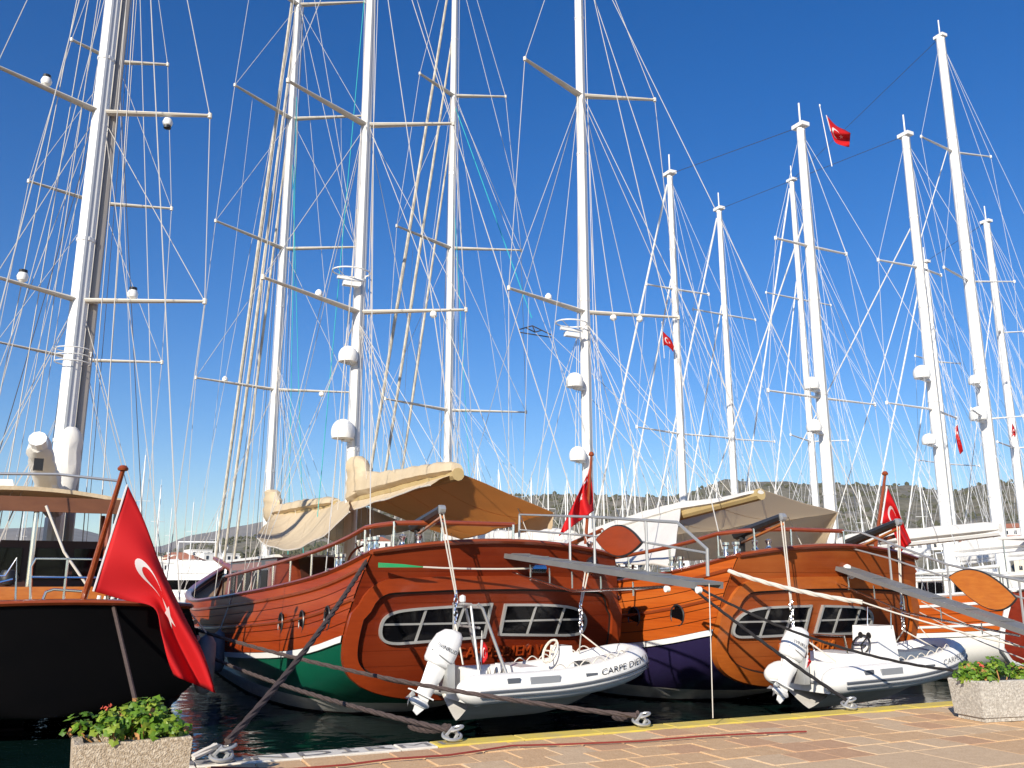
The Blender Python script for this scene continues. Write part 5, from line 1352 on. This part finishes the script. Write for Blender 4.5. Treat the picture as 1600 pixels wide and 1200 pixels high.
def coil(label, px, py):
    p = hit(px, py, 'z', .03); b = MB(); rr = random.Random(px)
    for k in range(3):
        b.tube([V(.14*math.cos(t)*(1+.2*k)+rr.uniform(-.02,.02), .05*math.sin(t)+.07*k, .05+.13*abs(math.sin(t/2+k))) for t in [j*math.pi/7 for j in range(13)]], .028, 6)
    o = b.build('rope_loop', 'rope_mooring'); o.location = p; tag(o, label, 'rope')
rope('pale rope tail bundled over the white kerb', [k4+V(-.25,-.05,.05), k4+V(-.05,.05,.12), k4+V(.12,.25,.02), k4+V(.3,.55,-.35)], .03, 'rope_white')
rope('doubled rope eye made fast beside the white kerb ring', sag(hit(642,1134,'y',k1.y+.9), k1+V(-.02,.05,.12), .03, 8), .04)
rope('doubled rope eye made fast on the middle ring', sag(hit(960,1120,'y',k2.y+.8), k2+V(-.02,.03,.12), .03, 6), .034)
hose = [(330,1199),(450,1202),(540,1195),(610,1186),(700,1180),(755,1172),(800,1165),(880,1163),(1000,1158),(1100,1150),(1180,1146),(1260,1143)]
rope('thin dark red cable lying along the quay paving', [hit(a, c_, 'z', .025) for a, c_ in hose], .009, 'rope_red', 'cable', False, 'cable')
def fender(label, g, y, z, side, px=None):
    p = g.O+g.hp(y, z, side, .16); t = thing('fender', label, 'fender', p, 0, 'fenders between the boats')
    MB().lathe([(.02,-.48),(.10,-.44),(.155,-.34),(.16,0),(.155,.34),(.10,.44),(.04,.48),(.03,.52)], (0,0,0), 14).build('fender_body', 'fender', t)
    top = g.O+g.hp(y, g.zs(y), side, .02)-p
    MB().tube([V(0,0,.5), top], .012, 5).build('fender_line', 'rope_white', t)
y1_, z1_ = B1.on_side(352, 1018)
fender('long grey fender hanging at the side of the green hulled gulet', B1, y1_, z1_, -1)
fender('grey fender at the stern corner of the black hulled boat', B0, .6, 1.0, 1); fender('grey fender amidships of the black hulled boat', B0, 3.2, .95, 1)
for dy_ in (880,882,884,886): line(B1.root, 'green_rope', [hit(591,dy_,'y',13.75), hit(628,dy_*.6+885.5*.4,'y',13.55), hit(661,886,'y',13.5)], .009, 'rope_green', 5)
line(B1.root, 'mooring_line', sag(hit(661,886,'y',13.6), hit(835,888,'y',13.3), .02, 6), .014, 'rope_white', 5)
line(B1.root, 'green_rope', [hit(634,840,'y',14.3), hit(630,858,'y',14.3), hit(618,872,'y',14.2), hit(650,880,'y',13.9)], .03, 'rope_green', 5)
o = MB().lathe([(.03,-.16),(.07,-.14),(.07,.14),(.05,.16)], hit(840,889,'y',13.35)-B1.O, 10, 'x').build('fairlead', 'chrome', B1.root)
for g, px, py in ((B2,1324,889),(B2,1330,897)): MB().lathe([(.02,-.09),(.07,-.06),(.07,.06),(.02,.09)], hit(px,py,'y',12.5)-g.O, 10).build('stern_lamp', 'paint_white', g.root)

# ---------------------------------------------------------------- planters
def leaf_mesh(b, c, nrm, size, rr):
    n = nrm.normalized(); t1 = n.cross(V(rr.uniform(-1,1),rr.uniform(-1,1),rr.uniform(-1,1)))
    if t1.length < .01: t1 = V(1,0,0)
    t1.normalize(); t2 = n.cross(t1); P_ = [c]
    k = 9
    for i in range(k):
        a = -2.6+5.2*i/(k-1); rad = size*(.86+.14*math.cos(i*math.pi))
        P_.append(c + t1*math.cos(a)*rad + t2*math.sin(a)*rad + n*(size*.22*(math.cos(a*1.5))-size*.05*(i % 2)))
    b.add(P_, [(0,1+i,2+i) for i in range(k-1)])
def planter(label, plabel, c, sx, sy, h, rotz, mt, seed, flare=1.10, spread=1.0, hh=.3):
    t = thing('planter', label, 'planter', c, rotz, 'stone planters on the quay')
    def ring_(z, kx, ky): return [V(-sx/2*kx,-sy/2*ky,z),V(sx/2*kx,-sy/2*ky,z),V(sx/2*kx,sy/2*ky,z),V(-sx/2*kx,sy/2*ky,z)]
    k = 1/flare; b = MB(); wl = .07
    P_ = ring_(.05,k,k)+ring_(h-.012,1,1)+ring_(h,1-.02/sx,1-.02/sy)+ring_(h,1-2*wl/sx,1-2*wl/sy)+ring_(h-.10,1-2*wl/sx,1-2*wl/sy)
    F = [(3,2,1,0)]
    for l in range(4):
        for i in range(4): F.append((l*4+i, l*4+(i+1)%4, (l+1)*4+(i+1)%4, (l+1)*4+i))
    F.append((16,17,18,19)); b.add(P_, F); b.build('planter_box', mt, t, smooth=False)
    MB().box((0,0,.025),(sx*k*.94,sy*k*.9,.05)).build('planter_foot', mt, t, smooth=False)
    MB().box((0,0,h-.085),(sx-2*wl,sy-2*wl,.06)).build('soil', 'soil', t, smooth=False)
    rr = random.Random(seed); p = thing('geranium_plant', plabel, 'plant', Vector(c)+V(0,0,h-.06), rotz, 'geraniums in the stone planters')
    bs = [MB() for _ in range(4)]; stems = MB(); R = Matrix.Rotation(0,3,'Z')
    clumps = []
    for i in range(26):
        clumps.append(V(rr.uniform(-.46,.46)*sx*spread, rr.uniform(-.42,.42)*sy, 0))
    for cl in clumps:
        e_ = 1-(abs(cl.x)/(sx*.5*spread))**2*.55; top = hh*e_*rr.uniform(.55,1.05)
        tip = cl+V(rr.uniform(-.06,.06), rr.uniform(-.06,.06), top); stems.tube([V(cl.x*.8,cl.y*.8,0), cl.lerp(tip,.5), tip], .008, 4)
        for j in range(28):
            d_ = V(rr.gauss(0,1), rr.gauss(0,1), rr.gauss(.25,.8)).normalized(); pos = tip + d_*rr.uniform(.03,.12)+V(0,0,-.03)
            if pos.z < .05: pos.z = .05+rr.uniform(0,.06)
            nn = (d_+V(-.2,-.5,.9)*rr.uniform(.4,1.2)).normalized()
            k_ = rr.random(); leaf_mesh(bs[0 if k_ < .45 else 1 if k_ < .72 else 2 if k_ < .96 else 3], pos, nn, rr.uniform(.024,.044), rr)
    tag(stems.build('stem', 'leaf_dry', p), kind='stuff')
    for b, mt2 in zip(bs, ('leaf_a','leaf_b','leaf_c','leaf_dry')): tag(b.build('foliage', mt2, p, smooth=False), kind='stuff')
    for i in range(1):
        b = MB(); q_ = V(rr.uniform(-.3,.35)*sx, -.15*sy, hh*rr.uniform(.85,1.1))
        for j in range(9): leaf_mesh(b, q_+V(rr.gauss(0,.018),rr.gauss(0,.018),rr.gauss(0,.015)), V(rr.gauss(0,1),rr.gauss(0,1)-.6,rr.gauss(.6,1)), .016, rr)
        tag(b.build('blossom', 'petal', p, smooth=False), kind='stuff')
    return t
rz = math.atan2(ED.y, ED.x)
# left: the front top edge shows from (115,1165) to (302,1150)
pl_, pr_ = hit(114,1166,'z',.46), hit(301,1152,'z',.46); ctr = (pl_+pr_)/2; ang = math.atan2((pr_-pl_).y, (pr_-pl_).x); wL = (pr_-pl_).length
dv_ = V(-math.sin(ang), math.cos(ang), 0)
planter('speckled brown stone planter cut off by the bottom edge at left', 'bushy green geranium in the left planter', V(ctr.x,ctr.y,0.006)+dv_*.22, wL, .46, .46, ang, 'aggregate', 3, 1.06, .86, .28)
pl_ = hit(1503,1131,'z',.01); pr_ = pl_ + (hit(1600,1126,'z',.01)-pl_).normalized()*.92; ctr = (pl_+pr_)/2; ang = math.atan2((pr_-pl_).y, (pr_-pl_).x)
planter('pale grey stone planter at the right edge of the quay', 'spreading green geranium in the right planter', V(ctr.x,ctr.y,.006)+V(-math.sin(ang),math.cos(ang),0)*.24+V(math.cos(ang),math.sin(ang),0)*.34, 1.02, .50, .46, ang, 'aggregate_grey', 8, 1.08, .95, .24)

# ---------------------------------------------------------------- yachts across the marina
def yacht(label, group):
    t = thing('sailing_yacht', label, 'yacht', (0,0,0), 0, group)
    L = 12.0
    def hb(u): return 1.75*math.sin(math.pi*min(1,.30+.70*u)/1.0)**.8 if u < .99 else .03
    b = MB()
    for sd in (-1,1):
        b.grid(lambda u, v: V(sd*hb(u)*(.55+.45*v**.5), L*(u-.5)+ .5*(v-1)*u, -.3+1.55*v+.25*v*(u-.5)), 16, 4)
    b.add([V(-hb(0)*.55,-6,-.3),V(hb(0)*.55,-6,-.3),V(hb(0),-6,1.12),V(-hb(0),-6,1.12)], [(0,1,2,3)]); b.build('hull', 'paint_white', t)
    MB().grid(lambda u, v: V((2*v-1)*hb(u)*.98, L*(u-.5), 1.2+.25*(u-.5)), 14, 2).build('deck', 'teak_deck', t)
    MB().box((0,.6,1.55),(2.0,5.0,.7), taper=.82).build('cabin', 'paint_white', t, smooth=False)
    for sd in (-1,1): MB().box((sd*.93,.6,1.62),(.06,3.4,.22)).build('cabin_window', 'glass_dark', t, smooth=False)
    m_ = MB().tube([V(0,1.2,1.2),V(0,1.2,16.4)], [.11,.075], 7).build('mast', 'mast_white', t)
    for z, w_ in ((6.3,1.15),(11.2,.9)):
        MB().tube([V(-w_,1.0,z),V(0,1.2,z),V(w_,1.0,z)], .035, 5).build('spreader', 'mast_white', m_)
    MB().tube([V(0,1.0,2.6),V(0,-3.9,2.7)], .09, 6).build('boom', 'mast_white', t)
    MB().tube([V(0,.9,2.85),V(0,-3.6,2.85)], [.24,.14], 7).build('sail_cover', 'canvas_white', t)
    for sd in (-1,1):
        MB().tube([V(0,1.2,16.2),V(sd*.9,1.0,11.2),V(sd*1.15,1.0,6.3),V(sd*1.6,.9,1.2)], .011, 4).build('shroud', 'wire_far', t)
        MB().tube([V(0,1.2,11.1),V(sd*1.15,1.0,6.3)], .010, 4).build('shroud', 'wire_far', t)
    MB().tube([V(0,1.3,16.1),V(0,5.8,1.4)], .035, 5).build('furled_jib', 'mast_white', t)
    MB().tube([V(0,1.2,16.3),V(0,-5.9,1.2)], .011, 4).build('backstay', 'wire_far', t)
    MB().tube([V(0,1.2,16.4),V(0,1.2,17.2)], .02, 4).build('antenna', 'mast_white', t)
    return t
YL = 'distant white sailing yacht with bare mast across the marina'
YG = 'sailing yachts berthed across the marina'
proto = yacht(YL, YG)
spots = [(648,745),(689,700),(737,718),(754,698),(773,728),(834,737),(865,722),(879,742),(893,760),(950,745),(970,727),(989,760),(1009,692),(1022,762),(1038,735),(1058,722),(1106,752),(1117,742),(1162,765),(1187,738),(1215,760),(1345,760),(1440,740),(575,800),(530,790),(240,752),(214,700),(262,790),(296,780),(330,800),(30,790)]
ry = random.Random(12)
for i, (px, py) in enumerate(spots):
    sc = ry.uniform(.85, 1.2); mh = 17.0*sc + WATER_Z - CAM_H
    d = ray(px, py); dist = mh/(d.z/math.hypot(d.x, d.y)); dist = max(52, min(190, dist))
    p = at_dist(px, 880, dist); hgt = (dist*d.z/math.hypot(d.x,d.y)+CAM_H-WATER_Z)/17.0
    o = proto if i == 0 else dup(proto)
    o.location = (p.x, p.y, WATER_Z); o.rotation_euler = (0,0,ry.choice((0,math.pi))+ry.uniform(-.3,.3)); o.scale = (sc, sc, hgt)
    o['label'] = ('distant yacht mast between the black boat and the green hulled gulet' if px < 400 else 'distant yacht mast showing over the tan awning' if px < 870 else 'distant yacht mast showing over the white and beige awning' if px < 1240 else 'distant yacht mast among the tall right hand masts')
# motor boats
def motorboat(label, group):
    t = thing('motor_boat', label, 'motor boat', (0,0,0), 0, group); L = 11.0
    def hb(u): return 1.9*(1-max(0,(u-.45)/.55)**2.2)
    b = MB()
    for sd in (-1,1): b.grid(lambda u, v: V(sd*hb(u)*(.7+.3*v), L*(u-.5)+.8*(v-.5)*u, -.3+1.7*v+.5*v*u*u), 14, 3)
    b.add([V(-1.33,-5.5,-.3),V(1.33,-5.5,-.3),V(1.9,-5.5,1.4),V(-1.9,-5.5,1.4)], [(0,1,2,3)]); b.build('hull', 'paint_white', t)
    MB().grid(lambda u, v: V((2*v-1)*hb(u)*.98, L*(u-.5)+.4*u, 1.38+.5*u*u), 12, 2).build('deck', 'paint_white', t)
    MB().box((0,.2,2.0),(2.9,5.2,1.3), taper=.85).build('cabin', 'paint_white', t, smooth=False)
    MB().box((0,-.6,3.0),(2.5,3.6,.5), taper=.9).build('flybridge', 'paint_white', t, smooth=False)
    for sd in (-1,1): MB().box((sd*1.33,.2,2.15),(.12,3.9,.5)).build('side_window', 'glass_dark', t, smooth=False)
    MB().box((0,-2.32,2.1),(1.9,.1,.7)).build('aft_door', 'glass_dark', t, smooth=False)
    MB().box((0,2.62,2.15),(2.1,.1,.55)).build('windscreen', 'glass_dark', t, smooth=False)
    MB().tube([V(-1.2,-1.6,3.2),V(-1.1,-1.9,4.3),V(1.1,-1.9,4.3),V(1.2,-1.6,3.2)], .05, 6).build('arch', 'paint_white', t)
    return t
ML = 'white motor boat with dark windows berthed behind the gulets'; MG = 'motor boats behind the gulets'
pm = motorboat(ML, MG)
ms = [(296,55),(318,62),(338,70),(302,85),(275,75),(1305,48),(1330,56),(1352,50),(1378,58),(1402,64),(1290,68),(1445,70),(1520,66),(1575,72)]
for i, (px, dist) in enumerate(ms):
    p = at_dist(px, 900, dist); o = pm if i == 0 else dup(pm)
    o.location = (p.x, p.y, WATER_Z); o.rotation_euler = (0,0,ry.uniform(0,6.28)); s_ = ry.uniform(.85,1.15); o.scale = (s_,s_,s_)
    o['label'] = 'white motor boat beyond the large red flag, left of the green hulled gulet' if px < 400 else 'white motor boat seen through the rails right of the navy hulled gulet'
# ---------------------------------------------------------------- houses along the far shore
def house(px, dist, w, h, dp, mt, roof, i):
    p = at_dist(px, 890, dist); az = math.atan2(p.x, p.y); z = max(-.5, HILL_H(az, dist)-.8)
    t = thing('house', '', 'house', (p.x, p.y, z), -az+rh.uniform(-.4,.4), 'houses on the far shore')
    MB().box((0,0,h/2),(w,dp,h)).build('wall', mt, t, smooth=False)
    if roof:
        b = MB(); b.add([V(-w/2-.4,-dp/2-.4,h),V(w/2+.4,-dp/2-.4,h),V(w/2+.4,dp/2+.4,h),V(-w/2-.4,dp/2+.4,h),V(-w/4,0,h+1.8),V(w/4,0,h+1.8)], [(3,2,1,0),(0,1,5,4),(1,2,5),(2,3,4,5),(3,0,4)]); b.build('roof', 'house_roof', t, smooth=False)
    else: MB().box((0,0,h+.12),(w+.3,dp+.3,.24)).build('roof', 'house_white', t, smooth=False)
    nf = max(1, int(h/3)); nw = max(2, int(w/2.6))
    for f in range(nf):
        for k in range(nw):
            MB().box((-w/2+(k+.5)*w/nw, -dp/2-.03, f*3+1.7),(.95,.12,1.3)).build('window', 'house_window', t, smooth=False)
    t['label'] = 'flat roofed white house on the far shore below the hill' if not roof and mt == 'house_white' else 'cream house on the far shore below the hill' if mt == 'house_cream' else 'white house with a red tiled roof on the far shore'
rh = random.Random(31)
for i in range(52):
    px = (rh.uniform(255,360) if i < 12 else rh.uniform(1280,1640) if i < 38 else rh.uniform(540,1280) if i < 48 else rh.uniform(0,240))
    house(px, rh.uniform(318,420), rh.uniform(7,14), rh.choice((3.2,6.2,6.2)), rh.uniform(7,10), 'house_cream' if rh.random() < .25 else 'house_white', rh.random() < .25, i)
# ---------------------------------------------------------------- sea air
hz = MB(); hz.box((0,0,396.5),(18200,18200,807))
hm = bpy.data.materials.new('haze'); hm.use_nodes = True; hm.node_tree.nodes.clear()
hv = hm.node_tree.nodes.new('ShaderNodeVolumePrincipled'); hv.inputs['Color'].default_value = (.80,.88,1.0,1); hv.inputs['Density'].default_value = 0.00004; hv.inputs['Anisotropy'].default_value = 0.0
ho = hm.node_tree.nodes.new('ShaderNodeOutputMaterial'); hm.node_tree.links.new(hv.outputs[0], ho.inputs['Volume']); M['haze'] = hm
tag(hz.build('haze', 'haze', smooth=False), 'thin bluish sea haze over the bay', 'haze', kind='stuff')
for _o in bpy.data.objects:
    if '_o' in _o.keys(): del _o['_o']
